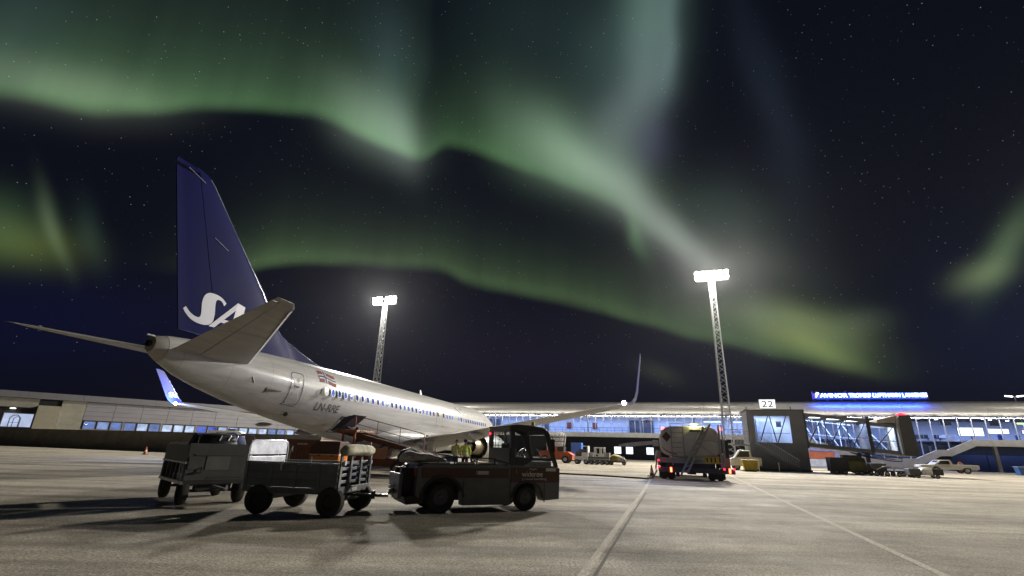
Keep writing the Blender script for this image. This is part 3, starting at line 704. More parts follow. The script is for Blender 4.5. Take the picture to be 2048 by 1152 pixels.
# outside stairs across the base
A_ = Vector((7.6, -.62, 2.66)); B_ = Vector((11.35, -.62, .16))
for y in (-1.15, -.12): MB().bar((A_.x, y, A_.z - .12), (B_.x, y, B_.z), .05, .26).build('stair_stringer', JG, jb)
tr = MB().box(-.15, .15, -1.12, -.15, -.02, .02).mesh('stair_tread', 0)
for i in range(13):
    p = A_.lerp(B_, (i + .5) / 13); obj('stair_tread', tr, STEEL, jb, loc=(p.x, 0, p.z + .06))
MB().bar((A_.x, -1.15, A_.z + 1.0), (B_.x, -1.15, B_.z + .95), .055).bar((A_.x, -1.15, A_.z + .08), (B_.x, -1.15, B_.z + .1), .04).build('stair_handrail', ALU, jb)
bal2 = MB().box(-.018, .018, -1.17, -1.13, 0, .95).mesh('baluster', 0)
for i in range(24):
    p = A_.lerp(B_, (i + .2) / 24); obj('baluster', bal2, STEEL, jb, loc=(p.x, 0, p.z + .06))
MB().box(7.1, 12.6, -.05, 4.7, 0, .2).build('cab_skirt', JD, jb, smooth=0)
# gate number
MB().box(8.95, 9.02, 1.0, 1.08, 6.1, 6.4).box(9.95, 10.02, 1.0, 1.08, 6.1, 6.4).build('sign_post', ALU, jb, smooth=0)
sgn = MB().box(8.66, 10.28, .9, 1.12, 6.28, 7.28).build('gate_sign', ALU, jb, smooth=0)
MB().box(8.70, 10.24, .87, .9, 6.32, 7.24).build('lit_face', emat('lit sign face', (1, 1, .98), 1.25), sgn, smooth=0)
me = text_mesh('22', .95, .006, width=1.1); me.transform(Matrix.Rotation(PI / 2, 4, 'X')); obj('number', me, mat('sign ink', (.02, .025, .035), .6), sgn, loc=(8.92, .862, 6.44))
for x in (7.25, 11.5): MB().tube((x, .3, 6.1), (x, .3, 6.45), .04).build('roof_lamp', DARKM, jb)
# tunnel
def tq(s, top): return (5.78 + (s - 12.5) * -.1075) if top else (2.56 + (s - 12.5) * -.0985)
def tunnel(x0, x1, y0, y1, verts, dt, db, nm):
    for y, q in ((y0, -1), (y1, 1)):
        MB().bar((x0, y, tq(x0, 1) - .12 + dt), (x1, y, tq(x1, 1) - .12 + dt), .16, .30).build('tunnel_beam', JG, jb)
        MB().bar((x0, y, tq(x0, 0) + .14 + db), (x1, y, tq(x1, 0) + .14 + db), .18, .34).build('tunnel_beam', JG, jb)
        for x in (x0 + .08, x1 - .08): MB().bar((x, y, tq(x, 0) + .3 + db), (x, y, tq(x, 1) - .27 + dt), .2).build('tunnel_post', JD, jb)
        for k in range(verts):
            a = x0 + (x1 - x0) * (k + .12) / verts; b = x0 + (x1 - x0) * (k + .88) / verts
            p, r = (a, b) if q < 0 else (b, a)
            MB().bar((p, y, tq(p, 0) + .3 + db), (r, y, tq(r, 1) - .27 + dt), .085).build('brace', JD if q < 0 else JI, jb)
            if k: 
                c = x0 + (x1 - x0) * k / verts; MB().bar((c, y, tq(c, 0) + .3 + db), (c, y, tq(c, 1) - .27 + dt), .075).build('brace', JD if q < 0 else JI, jb)
        MB().add([(x0, y + q * -.05, tq(x0, 0) + .3 + db), (x1, y + q * -.05, tq(x1, 0) + .3 + db), (x1, y + q * -.05, tq(x1, 1) - .27 + dt), (x0, y + q * -.05, tq(x0, 1) - .27 + dt)], [(0, 1, 2, 3)]).build('tunnel_pane', JP, jb, smooth=0)
        MB().bar((x0, y + q * -.14, tq(x0, 0) + 1.35), (x1, y + q * -.14, tq(x1, 0) + 1.35), .055).build('tunnel_handrail', ALU, jb)
    MB().add([(x, y, tq(x, 1) - .02 + dt + e) for x in (x0, x1) for y in (y0 - .06, y1 + .06) for e in (0, .08)], [(0, 1, 3, 2), (4, 6, 7, 5), (0, 4, 5, 1), (2, 3, 7, 6), (0, 2, 6, 4), (1, 5, 7, 3)]).build('tunnel_roof', JD, jb, smooth=0)
    MB().add([(x, y, tq(x, 0) + .04 + db - e) for x in (x0, x1) for y in (y0 + .1, y1 - .1) for e in (0, .1)], [(0, 1, 3, 2), (4, 6, 7, 5), (0, 4, 5, 1), (2, 3, 7, 6), (0, 2, 6, 4), (1, 5, 7, 3)]).build('tunnel_floor', JD, jb, smooth=0)
tunnel(12.55, 18.2, .35, 3.1, 3, 0, 0, '')
tunnel(18.22, 20.6, .65, 2.8, 1, -.22, .16, '')
MB().box(12.35, 12.7, .2, 3.3, 2.3, 6.05).build('tunnel_collar', JD, jb, smooth=0); MB().box(18.05, 18.35, .25, 3.2, 1.95, 5.45).build('tunnel_collar', JD, jb, smooth=0)
for x in (14.0, 15.6, 17.2):
    MB().box(x - .6, x + .6, 1.5, 1.75, tq(x, 1) - .22, tq(x, 1) - .16).build('tunnel_lamp', emat('tunnel tube lamp', (.86, .93, 1), 6), jb, smooth=0)
area_light('tunnel_light', (15.4, 1.7, 5.1), (0, rad(6), 0), 700, (.48, .62, 1), 5.2, 1.2, jb)
area_light('tunnel_light', (19.4, 1.7, 4.75), (0, rad(6), 0), 260, (.58, .72, 1), 1.8, 1.2, jb)
# end box with beacon, wedge roof
MB().prism([(19.0, 5.15), (20.75, 5.62), (20.75, 4.9), (19.0, 4.9)], 'y', .3, 3.2).build('wedge_roof', mat('pale bridge roof', (.42, .40, .37), .5), jb, smooth=0)
MB().prism([(20.72, 1.82), (21.62, 1.78), (21.86, 1.82), (21.72, 5.62), (20.80, 5.62)], 'y', -.05, 3.4).build('end_box', JD, jb, smooth=0)
MB().prism([(20.55, 1.9), (20.74, 1.9), (20.78, 5.5), (20.55, 5.25)], 'y', .1, 3.2).build('end_frame', mat('pale frame', (.45, .43, .40), .5), jb, smooth=0)
MB().lathe([(.46, 0), (.46, .05), (.2, .18), (.09, .24), (.001, .25)], (21.3, .75, 5.64), (0, 0, 1), 14).build('beacon', emat('beacon red', (1, .03, .06), 3.5), jb)
point_light('beacon_glow', (21.3, .2, 5.95), 40, (1, .05, .06), .1, jb)
# legs, lift frame, cables
for y in (.5, 2.9): MB().box(17.55, 17.85, y - .14, y + .14, .5, 2.2).build('lift_column', JD, jb, smooth=0)
MB().box(16.9, 18.5, .2, 3.2, .38, .66).build('wheel_beam', JD, jb, smooth=0)
for x in (17.1, 18.3):
    for y in (.0, 3.4): wheel(jb, x, y, .42, .42, .28, STEEL)
MB().path([(16.2, .3, 2.0), (16.9, .1, 1.75), (18.0, 0, 1.52), (19.6, 0, 1.28), (20.3, 0, 1.3), (20.35, 0, 1.55), (19.6, .1, 1.72), (18.2, .2, 1.85), (17.2, .3, 2.0)], .05).path([(16.8, .3, 1.95), (17.5, .1, 1.7), (18.8, .05, 1.52), (19.8, .05, 1.45)], .035).build('cable_loop', BLACK, jb)
MB().box(15.6, 17.2, .6, 1.6, 1.2, 1.75).build('drive_box', JD, jb, smooth=0, bevel=.02)

# ------------------------------------------------------------------ the airliner
def LA(X, y, z): return Vector((y, 19.6 - X, z + (X - 28) * .024 + .0924))
_o = Vector((0 - 19.537, -19.6 + 51.245, 0))
air = thing('airliner', 'twin engined airliner with white fuselage and navy tail seen from behind', 'aeroplane', AP(-19.537, 31.645), HEAD)
FUS = mat('fuselage paint', (.45, .44, .42), .32, var=.06, scale=.7, coat=.3, stretch=(1, .25, 1))
def add_joints(m):
    """skin joints and streaks of grime: thin lines at the frames and stringers, soot drawn aft"""
    t = m.node_tree; b = t.nodes['Principled BSDF']; src = b.inputs['Base Color'].links[0].from_socket
    co = t.nodes.new('ShaderNodeTexCoord'); sp = t.nodes.new('ShaderNodeSeparateXYZ'); t.links.new(co.outputs['Object'], sp.inputs[0])
    def mth(op, x, y=None):
        n = t.nodes.new('ShaderNodeMath'); n.operation = op
        for i, q in enumerate((x, y)):
            if q is None: continue
            if isinstance(q, (int, float)): n.inputs[i].default_value = q
            else: t.links.new(q, n.inputs[i])
        return n.outputs[0]
    def line(x, per, w_): return mth('LESS_THAN', mth('ABSOLUTE', mth('SUBTRACT', mth('FRACT', mth('MULTIPLY', x, 1 / per)), .5)), w_ / per)
    l1 = line(sp.outputs[1], 2.04, .016); l2 = line(sp.outputs[2], .83, .011)
    l = mth('MAXIMUM', l1, l2)
    mp = t.nodes.new('ShaderNodeMapping'); mp.inputs['Scale'].default_value = (1.6, .16, 2.4); t.links.new(co.outputs['Object'], mp.inputs[0])
    n = t.nodes.new('ShaderNodeTexNoise'); n.inputs['Scale'].default_value = 1.6; n.inputs['Detail'].default_value = 7; n.inputs['Roughness'].default_value = .7; t.links.new(mp.outputs[0], n.inputs['Vector'])
    r = t.nodes.new('ShaderNodeMapRange'); r.inputs[1].default_value = .35; r.inputs[2].default_value = .62; r.inputs[3].default_value = .80; r.inputs[4].default_value = 1.04; t.links.new(n.outputs['Fac'], r.inputs[0])
    f = mth('MULTIPLY', r.outputs[0], mth('SUBTRACT', 1.0, mth('MULTIPLY', l, .22)))
    s_ = t.nodes.new('ShaderNodeVectorMath'); s_.operation = 'SCALE'; t.links.new(src, s_.inputs[0]); t.links.new(f, s_.inputs['Scale']); t.links.new(s_.outputs[0], b.inputs['Base Color'])
add_joints(FUS)
NAVY = mat('tail navy paint', (.005, .007, .062), .5, var=.12, scale=.8, spec=.05)
WINGP = mat('wing grey paint', (.36, .345, .32), .38, var=.08, scale=.9, stretch=(1, .3, 1))
add_joints(WINGP)
BARE = mat('polished metal edge', (.75, .75, .76), .22, .9, var=.1)
DECW = mat('white lettering', (.50, .50, .56), .4, var=.04); DECG = mat('grey lettering', (.10, .095, .09), .5); SEAM = mat('door seam', (.07, .065, .06), .6)
ST = [  # X, top, bottom, half width
    (0.0, 2.80, 2.70, .05), (.25, 3.18, 2.28, .48), (.8, 3.62, 1.98, .88), (1.6, 4.12, 1.76, 1.24), (2.3, 4.62, 1.66, 1.46), (3.1, 5.14, 1.58, 1.64), (4.4, 5.46, 1.52, 1.80), (6.0, 5.55, 1.49, 1.88),
    (10, 5.55, 1.49, 1.88), (14, 5.55, 1.49, 1.88), (18, 5.55, 1.49, 1.88), (22, 5.55, 1.49, 1.88), (24.4, 5.55, 1.50, 1.88), (26.2, 5.55, 1.64, 1.86), (27.6, 5.55, 1.86, 1.82), (29.2, 5.54, 2.10, 1.74), (31.0, 5.52, 2.38, 1.58),
    (32.6, 5.48, 2.66, 1.38), (34.2, 5.40, 2.98, 1.13), (35.6, 5.31, 3.32, .88), (36.7, 5.22, 3.66, .67), (37.3, 5.16, 3.94, .53), (37.55, 5.12, 4.06, .47)]
def fpar(X):
    for a, b in zip(ST, ST[1:]):
        if a[0] <= X <= b[0]:
            k = (X - a[0]) / (b[0] - a[0]); k2 = k
            return tuple(a[i] + (b[i] - a[i]) * k2 for i in (1, 2, 3))
    return ST[-1][1:]
def smooth_st():
    xs = [s[0] for s in ST]; out = []
    for X in sorted(set(xs + [x / 2 for x in range(49, 75)] + [.1, .5, 1.2, 2.7, 3.7, 5.1])):
        if X <= 37.55: out.append((X, *fpar(X)))
    return out
def zmid(t, b): return b + (t - b) * .53
def ysurf(X, z):
    t, b, w = fpar(X); zm = zmid(t, b); h = (t - zm) if z > zm else (zm - b)
    return w * math.sqrt(max(0, 1 - ((z - zm) / h) ** 2))
NS = 56
def fus_ring(X, t, b, w):
    zm = zmid(t, b); r = []
    for i in range(NS):
        a = 2 * PI * i / NS; h = (t - zm) if math.cos(a) > 0 else (zm - b)
        r.append(LA(X, w * math.sin(a), zm + h * math.cos(a)))
    return r
fu = MB().loft([fus_ring(*s) for s in smooth_st()]).build('fuselage', FUS, air, smooth=50)
# tail cone with the exhaust of the auxiliary power unit
tcone = MB().loft([fus_ring(X, t, b, w) for X, t, b, w in ((37.56, 5.11, 4.07, .46), (37.8, 5.06, 4.22, .40), (38.0, 4.99, 4.38, .30))]).build('tail_cone', mat('burnt metal', (.34, .32, .29), .45, .3), air, smooth=50)
MB().lathe([(.001, 0), (.12, 0), (.14, .05), (.14, .10), (.10, .10), (.09, .0)], LA(38.02, 0, 4.70), LA(39.02, 0, 4.70) - LA(38.02, 0, 4.70), 18).build('exhaust', mat('soot', (.012, .012, .012), .8), tcone)
MB().tube(LA(37.9, 0, 5.02), LA(38.22, 0, 5.02), .035).build('tail_light', ALU, tcone)
# belly fairing
MB().loft([[LA(X, w * math.sin(a), 2.05 + h * math.cos(a)) for a in [2 * PI * i / 24 for i in range(24)]] for X, w, h in ((11.6, .4, .3), (12.6, 1.5, .72), (14, 2.0, .86), (17, 2.12, .92), (20, 2.12, .92), (22.0, 1.9, .82), (23.6, 1.3, .55), (24.6, .4, .2))]).build('belly_fairing', FUS, air, smooth=60)
# fin, rudder
def zl(tab, z):
    if z <= tab[0][0]: return tab[0][1]
    for a, b in zip(tab, tab[1:]):
        if z <= b[0]: return a[1] + (b[1] - a[1]) * (z - a[0]) / (b[0] - a[0])
    return tab[-1][1]
LEF = [(5.3, 27.6), (5.55, 27.9), (5.78, 28.9), (6.08, 29.95), (6.42, 30.98), (6.62, 31.4), (6.9, 31.82), (8.37, 33.02), (10.83, 35.51), (12.3, 36.95), (12.5, 37.18), (12.62, 37.45), (12.70, 37.9)]
LEM = [(5.3, 30.3), (6.9, 31.82), (12.3, 36.95), (12.7, 37.9)]
TEF = [(5.22, 36.98), (12.5, 38.98), (12.7, 38.95)]
HNG = [(5.22, 35.22), (12.5, 37.9), (12.7, 38.1)]
TKF = [(5.3, .66), (7, .60), (12.3, .20), (12.55, .13), (12.7, .03)]
def finy(X, z):
    le, te, T = zl(LEM, z), zl(TEF, z), zl(TKF, z)
    x = (X - le) / (te - le); y = .028
    if 0 < x < 1: y = max(y, T / 2 * 5 * 2 * (.2969 * math.sqrt(x) - .126 * x - .3516 * x * x + .2843 * x ** 3 - .1015 * x ** 4))
    d = X - zl(LEF, z)
    return max(0.0, min(y, .06 * math.sqrt(max(d, 0) / .3) + max(0, d) * .4)) if x < 1 else 0.004
ZF = [5.22, 5.4, 5.55, 5.66, 5.78, 5.92, 6.08, 6.25, 6.42, 6.62, 6.9, 7.3, 7.8, 8.37, 9, 9.6, 10.2, 10.83, 11.4, 12, 12.3, 12.5, 12.62, 12.70]
def fin_ring(z, a, b, n=16):
    xs = [a + (b - a) * (i / n) ** 1.6 for i in range(n + 1)]
    return [LA(X, finy(X, z), z) for X in xs] + [LA(X, -finy(X, z), z) for X in reversed(xs)]
MB().loft([fin_ring(z, zl(LEF, z), zl(HNG, z) - .015) for z in ZF]).build('fin', NAVY, air, smooth=50)
zr = [z for z in ZF if z > 5.5 and z < 12.46]
rud = MB().loft([fin_ring(z, zl(HNG, z) + .015, zl(TEF, z) - .01, 8) for z in zr]).build('rudder', NAVY, air, smooth=50)
MB().loft([fin_ring(z, zl(HNG, z) - .01, zl(TEF, z) - .005, 8) for z in (12.47, 12.55, 12.66)]).build('fin_cap', NAVY, air, smooth=50)
lead = MB(); lead.loft([[LA(zl(LEF, z) + dx, s_ * (finy(zl(LEF, z) + dx, z) + .003), z) for dx, s_ in ((.14, 1), (.05, 1), (-.006, 0), (.05, -1), (.14, -1))] for z in ZF[10:-2]], cap=False, closed=False).build('fin_leading_edge', BARE, air, smooth=60)
MB().bar(LA(36.55, finy(36.55, 9.95) + .01, 9.92), LA(35.75, finy(35.75, 9.72) + .01, 9.60), .03).bar(LA(37.55, finy(37.5, 12.2) + .012, 12.15), LA(38.4, finy(38.4, 12.4) + .012, 12.45), .04).build('hinge_cover', mat('worn navy', (.10, .10, .16), .5), air)
# airline letters painted on the fin (starboard side)
def fin_letter(polys, name='tail_letter'):
    b = MB()
    for pl in polys:
        q = [LA(X, finy(X, z) + .012, z) for X, z in pl]; n_ = len(q)
        b.add(q, [tuple(range(n_))])
    return b.build(name, DECW, air, smooth=0)
def ribbon(pts):      # (X, z, width along x) -> quads
    out = []
    for a, b in zip(pts, pts[1:]): out.append([(a[0], a[1]), (a[2], a[3]), (b[2], b[3]), (b[0], b[1])])
    return out
def cub(p0, p1, p2, p3, n=9):
    return [tuple((1 - t) ** 3 * a + 3 * (1 - t) ** 2 * t * b + 3 * (1 - t) * t * t * c + t ** 3 * d for a, b, c, d in zip(p0, p1, p2, p3)) for t in [i / n for i in range(n + 1)]]
# the S is traced in its own units: x to the right 0..1, y up 0..1
so = cub((.0, .31), (.12, .02), (.32, -.03), (.50, .0), 10) + cub((.50, .0), (.70, .04), (.73, .25), (.73, .5), 8)[1:] + cub((.73, .5), (.73, .76), (.74, .86), (.82, .86), 8)[1:] + cub((.82, .86), (.90, .86), (.92, .80), (.95, .72), 6)[1:]
si = cub((.06, .39), (.14, .24), (.24, .16), (.34, .17), 10) + cub((.34, .17), (.41, .18), (.41, .34), (.41, .5), 8)[1:] + cub((.41, .5), (.41, .82), (.49, 1.0), (.68, 1.0), 8)[1:] + cub((.70, 1.0), (.86, 1.0), (.95, .92), (1.01, .82), 6)[1:]
def S_letter(x0, wd, z0, h):
    P = lambda p: (x0 + .10 - p[0] * wd + .30 * p[1], z0 + p[1] * h)
    fin_letter([[P(a), P(b), P(d), P(c)] for (a, b), (c, d) in zip(zip(so, si), zip(so[1:], si[1:]))])
S_letter(36.90, 1.95, 5.98, 1.46)
S_letter(33.95, 1.85, 6.05, 1.40)
ZS = lambda pl: [(35.84 - x + .12 * y, 5.98 + y) for x, y in pl]
fin_letter([ZS([(0, 0), (.26, 0), (1.22, 1.02), (1.30, 1.40)]), ZS([(1.30, 1.40), (1.22, 1.02), (1.40, .9), (1.72, 1.32)]), ZS([(1.22, 1.02), (1.05, .0), (1.52, 0), (1.72, 1.32), (1.40, .9)]), ZS([(.52, .30), (.70, .46), (1.14, .46), (1.11, .30)])])
# tailplanes
def foil(xle, c, t, y, z, n=14, a=0.0, b=1.0):
    f = lambda x: t * c * 5 * (.2969 * math.sqrt(x) - .126 * x - .3516 * x * x + .2843 * x ** 3 - .1036 * x ** 4)
    xs = [a + (b - a) * (i / n) ** 1.5 for i in range(n + 1)]
    return [LA(xle + x * c, y, z + f(x)) for x in xs] + [LA(xle + x * c, y, z - f(x)) for x in reversed(xs)]
def tail_sec(y):
    le = 33.65 + (y - .5) * .690; te = 37.45 + (y - .5) * .258; z = 4.60 + (y - .6) * .170
    if y < .95: le += (0.95 - y) * .3
    return le, te - le, z
for sg_ in (1, -1):
    ys = [.35, .7, 1.0, 1.6, 2.5, 3.6, 4.8, 6.0, 6.85, 7.08, 7.17]
    def sec(y, a, b, n=12):
        le, c, z = tail_sec(y); t = .105 if y < 6.9 else .09 * (1 - (y - 6.9) / .3)
        if y > 6.9: le += (y - 6.9) * .6; c -= (y - 6.9) * .6
        return foil(le, c, max(t, .012), sg_ * y * (1.0 if sg_ > 0 else 1.045), z, n, a, b)
    tp = MB().loft([sec(y, 0, .70) for y in ys]).build('tailplane', WINGP, air, smooth=50)
    MB().loft([sec(y, .712, 1.0, 6) for y in ys if 1.0 <= y <= 6.9]).build('elevator', WINGP, tp, smooth=50)
    MB().loft([sec(y, .712, 1.0, 6) for y in (6.92, 7.08, 7.17)]).build('tip_cap', WINGP, tp, smooth=50)
    MB().loft([sec(y, .712, 1.0, 6) for y in (.35, .7, .98)]).build('root_fillet', WINGP, tp, smooth=50)
    le_ = MB(); le_.loft([[LA(tail_sec(y)[0] + dx - .004, sg_ * y * (1.0 if sg_ > 0 else 1.045), tail_sec(y)[2] + dz) for dx, dz in ((.16, .115), (.05, .072), (0, 0), (.05, -.072), (.16, -.115))] for y in (1.1, 3.6, 6.8)], cap=False, closed=False).build('leading_edge', BARE, tp, smooth=60)
# wings
def wsec(y):
    if y < 5.6: le = 13.3 + (y - 1.2) * .56
    else: le = 15.76 + (y - 5.6) * .565
    te = 20.95 if y < 5.9 else 20.95 + (y - 5.9) * .239
    zt = 1.80 + (y - 1.5) * .144
    return le, te, zt
def wing_ring(y, sg_, a=0.0, b=1.0, n=14):
    le, te, z = wsec(y); c = te - le; t = .13 - .03 * min(1, y / 9)
    f = lambda x: t * c * 5 * (.2969 * math.sqrt(x) - .126 * x - .3516 * x * x + .2843 * x ** 3 - .1036 * x ** 4)
    xs = [a + (b - a) * (i / n) ** 1.5 for i in range(n + 1)]; inc = lambda x: (1 - x) * c * .03
    return [LA(le + x * c, sg_ * y, z + inc(x) + f(x) * 1.1) for x in xs] + [LA(le + x * c, sg_ * y, z + inc(x) - f(x) * .9) for x in reversed(xs)]
RIVET = mat('fairing grey', (.36, .35, .33), .45)
for sg_ in (1, -1):
    wg = MB().loft([wing_ring(y, sg_, 0, .735) for y in (.6, 1.9, 3.4, 5.0, 5.9, 7.5, 9.5, 11.5, 13.5, 15.3, 16.6, 17.05)]).build('wing', WINGP, air, smooth=50)
    for nm, ys in (('flap', (1.95, 3.4, 5.85)), ('flap', (5.95, 8.0, 10.6)), ('aileron', (12.0, 14.0, 15.9))):
        MB().loft([wing_ring(y, sg_, .742, 1.0, 6) for y in ys]).build(nm, WINGP, wg, smooth=50)
    for ys in ((10.62, 11.96), (15.92, 17.05)): MB().loft([wing_ring(y, sg_, .74, 1.0, 6) for y in ys]).build('trailing_edge', WINGP, wg, smooth=50)
    sl = MB(); sl.loft([[LA(wsec(y)[0] + dx - .006, sg_ * y, wsec(y)[2] + .03 * (wsec(y)[1] - wsec(y)[0]) + dz) for dx, dz in ((.35, .20 - .006 * y), (.12, .14 - .004 * y), (0, .0), (.12, -.10), (.35, -.15 + .003 * y))] for y in (2.4, 5.6, 11, 16.4)], cap=False, closed=False).build('slat', BARE, wg, smooth=60)
    for y, ln, r in ((3.0, 2.1, .18), (6.9, 2.7, .24), (9.9, 1.7, .16)):
        le, te, z = wsec(y); x1 = te + .55
        MB().loft([[LA(x1 - ln * (1 - k), sg_ * y + math.cos(a) * r * .62 * q, z - .22 - .12 * k + math.sin(a) * r * q) for a in [2 * PI * i / 14 for i in range(14)]] for k, q in ((0, .08), (.15, .6), (.4, 1), (.68, .98), (.86, .66), (.97, .22), (1, .04))]).build('flap_fairing', RIVET, wg, smooth=60)
    # blended winglet
    rings = []
    for y, z, le, te, th in ((17.04, None, None, None, None), (17.26, 4.10, 22.42, 23.66, .09), (17.45, 4.30, 22.66, 23.78, .085), (17.58, 4.68, 22.98, 23.98, .075), (17.70, 5.3, 23.42, 24.30, .06), (17.84, 6.0, 23.98, 24.66, .048), (17.93, 6.42, 24.34, 24.88, .036), (17.945, 6.50, 24.62, 24.92, .012)):
        if z is None: rings.append(wing_ring(17.04, sg_, 0, 1, 12)); continue
        c = te - le; up = min(1, (z - 4.02) / .5)
        f = lambda x: th * c * 5 * (.2969 * math.sqrt(x) - .126 * x - .3516 * x * x + .2843 * x ** 3 - .1036 * x ** 4)
        xs_ = [(i / 12) ** 1.5 for i in range(13)]
        rings.append([LA(le + x * c, sg_ * (y - f(x) * up), z + f(x) * (1 - up)) for x in xs_] + [LA(le + x * c, sg_ * (y + f(x) * up), z - f(x) * (1 - up)) for x in reversed(xs_)])
    wl = MB().loft(rings).build('winglet', mat('winglet blue paint', (.028, .042, .27), .4, coat=.2), air, smooth=55)
    MB().path([LA(le - .005, sg_ * y, z) for y, z, le in ((17.45, 4.32, 22.68), (17.58, 4.68, 22.98), (17.70, 5.3, 23.42), (17.84, 6.0, 23.98), (17.93, 6.42, 24.34))], .02).build('leading_edge', BARE, wl)
    tl = MB().lathe([(.001, -.12), (.08, -.08), (.11, 0), (.08, .08), (.001, .12)], LA(23.55, sg_ * 16.85, wsec(16.85)[2] + .04), (0, 1, 0), 12).build('wing_tip_light', emat('wing tip light', (.80, .86, 1), 110), wg)
    point_light('tip_light_glow', LA(23.95, sg_ * 16.85, wsec(16.85)[2] + .36), 700, (.40, .50, 1), .08, air)
    if sg_ < 0:
        me = text_mesh('SAS', .46, .004, shear=.25, spacing=1.05, offset=.012)
        for v in me.vertices:
            X = 23.62 - v.co.x + .12 + (v.co.y) * .55; z = 4.55 + v.co.y; v.co = LA(X, -(17.55 + (z - 4.6) * .19) + .10 + v.co.z, z)
        obj('lettering', me, DECW, wl)
    # engine
    cy = sg_ * 4.83; E_ = lambda X, z=1.72: LA(X, cy, z); axd = (LA(1, 0, 0) - LA(0, 0, 0))
    na = MB().lathe([(.78, .25), (.80, .08), (.88, 0), (.97, .12), (1.05, .6), (1.08, 1.5), (1.06, 2.6), (.98, 3.5), (.90, 4.05), (.87, 4.06), (.84, 3.6), (.80, 2.4)], E_(11.2), axd, 36)
    na.f = [f for f in na.f if len(f) <= 4]; nac = na.build('engine', FUS, air, smooth=50)
    MB().lathe([(.79, .26), (.80, .07), (.885, -.01), (.98, .12), (1.0, .26)], E_(11.2), axd, 36).build('intake_lip', BARE, nac)
    MB().lathe([(.80, 2.5), (.001, 2.5)], E_(11.2), axd, 24).build('fan_duct', mat('fan duct dark', (.02, .02, .022), .6), nac)
    MB().lathe([(.001, .55), (.18, .8), (.30, 1.2), (.79, 1.2), (.79, 1.25), (.001, 1.25)], E_(11.2), axd, 24).build('fan', DARKM, nac)
    MB().lathe([(.62, 2.4), (.62, 3.9), (.56, 4.6), (.47, 5.35), (.45, 5.36), (.44, 4.9), (.42, 4.2)], E_(11.2), axd, 30).build('core_nozzle', mat('bronze nozzle', (.24, .19, .12), .5, .5, var=.2), nac)
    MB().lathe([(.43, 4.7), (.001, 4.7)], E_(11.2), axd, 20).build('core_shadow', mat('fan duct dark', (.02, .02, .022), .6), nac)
    MB().lathe([(.26, 4.5), (.27, 5.2), (.16, 5.9), (.05, 6.3), (.001, 6.35)], E_(11.2), axd, 20).build('exhaust_plug', mat('burnt plug', (.09, .08, .07), .5, .6), nac)
    MB().loft([[LA(X, cy + dy * w_, z) for dy, z in ((-1, z0), (1, z0), (1, z1), (-1, z1))] for X, w_, z0, z1 in ((12.4, .05, 2.6, 2.82), (13.6, .20, 2.5, 2.95), (15.4, .24, 2.1, 2.75), (16.6, .16, 2.0, 2.6), (17.6, .04, 2.05, 2.5))]).build('pylon', FUS, nac, smooth=40)
    # main gear
    gx, gy = 19.6, sg_ * 2.86
    lgm = MB().tube(LA(gx, gy, .56), LA(gx, gy, 2.3), .12, .15, 12).tube(LA(gx, gy - .5, .56), LA(gx, gy + .5, .56), .09).bar(LA(gx, gy, 1.1), LA(gx, gy - sg_ * 1.1, 2.05), .10).bar(LA(gx, gy, .8), LA(gx - .5, gy, 1.8), .08).build('main_gear', STEEL, air)
    MB().box(gy + sg_ * .22 - .02, gy + sg_ * .22 + .02, 19.6 - gx - .45, 19.6 - gx + .45, .85, 2.0).build('gear_door', FUS, lgm, smooth=0)
    for dy in (-.43, .43):
        p = LA(gx, gy + dy, .56); wheel(lgm, p.x, p.y, .57, .565, .40, STEEL, axis='x', rimr=.5)
# nose gear
ng = MB().tube(LA(4.0, 0, .35), LA(4.0, 0, 2.0), .08, .10, 10).tube(LA(4.0, -.25, .35), LA(4.0, .25, .35), .05).bar(LA(4, 0, .9), LA(3.1, 0, 1.7), .07).build('nose_gear', STEEL, air)
for dy in (-.2, .2):
    p = LA(4.0, dy, .35); wheel(ng, p.x, p.y, .345, .345, .2, STEEL, axis='x', rimr=.5)
# skin details on the starboard side
def skin(X, z, off): 
    return LA(X, ysurf(X, z) + off, z)
def rrect(cx, cz, w_, h_, r_, n=5):
    pts = []
    for sx, sz, a0 in ((1, 1, 0), (-1, 1, 90), (-1, -1, 180), (1, -1, 270)):
        for i in range(n + 1):
            a = rad(a0 + 90 * i / n); pts.append((cx + sx * (w_ / 2 - r_) + r_ * math.cos(a), cz + sz * (h_ / 2 - r_) + r_ * math.sin(a)))
    return pts
def patch(pts, off, thick=.0):
    c = (sum(p[0] for p in pts) / len(pts), sum(p[1] for p in pts) / len(pts))
    rings = [[skin(c[0] + (p[0] - c[0]) * k, c[1] + (p[1] - c[1]) * k, off) for p in pts] for k in (1, .66, .33)]
    b = MB().loft(rings, cap=False); b.f.append(tuple(range(len(b.v) - len(pts), len(b.v))))
    return b
def outline(pts, off, wd):
    c = (sum(p[0] for p in pts) / len(pts), sum(p[1] for p in pts) / len(pts))
    dense = []
    for p, q in zip(pts, pts[1:] + pts[:1]):
        L_ = math.hypot(q[0] - p[0], q[1] - p[1]); m_ = max(1, int(L_ / .12))
        dense += [(p[0] + (q[0] - p[0]) * k / m_, p[1] + (q[1] - p[1]) * k / m_) for k in range(m_)]
    inn = []
    for p in dense:
        d = math.hypot(p[0] - c[0], p[1] - c[1]); inn.append((c[0] + (p[0] - c[0]) * (1 - wd / d), c[1] + (p[1] - c[1]) * (1 - wd / d)))
    return MB().loft([[skin(*p, off) for p in dense], [skin(*p, off) for p in inn]], cap=False)
def door(name, cx, cz, w_, h_, r_=.12, wd=.035):
    pts = rrect(cx, cz, w_, h_, r_)
    o = patch(pts, .012).build(name, FUS, air, smooth=60)
    outline(pts, .016, wd).build('seam', SEAM, o, smooth=0)
    return o
FRMD = mat('dull pane', (.22, .22, .23), .5)
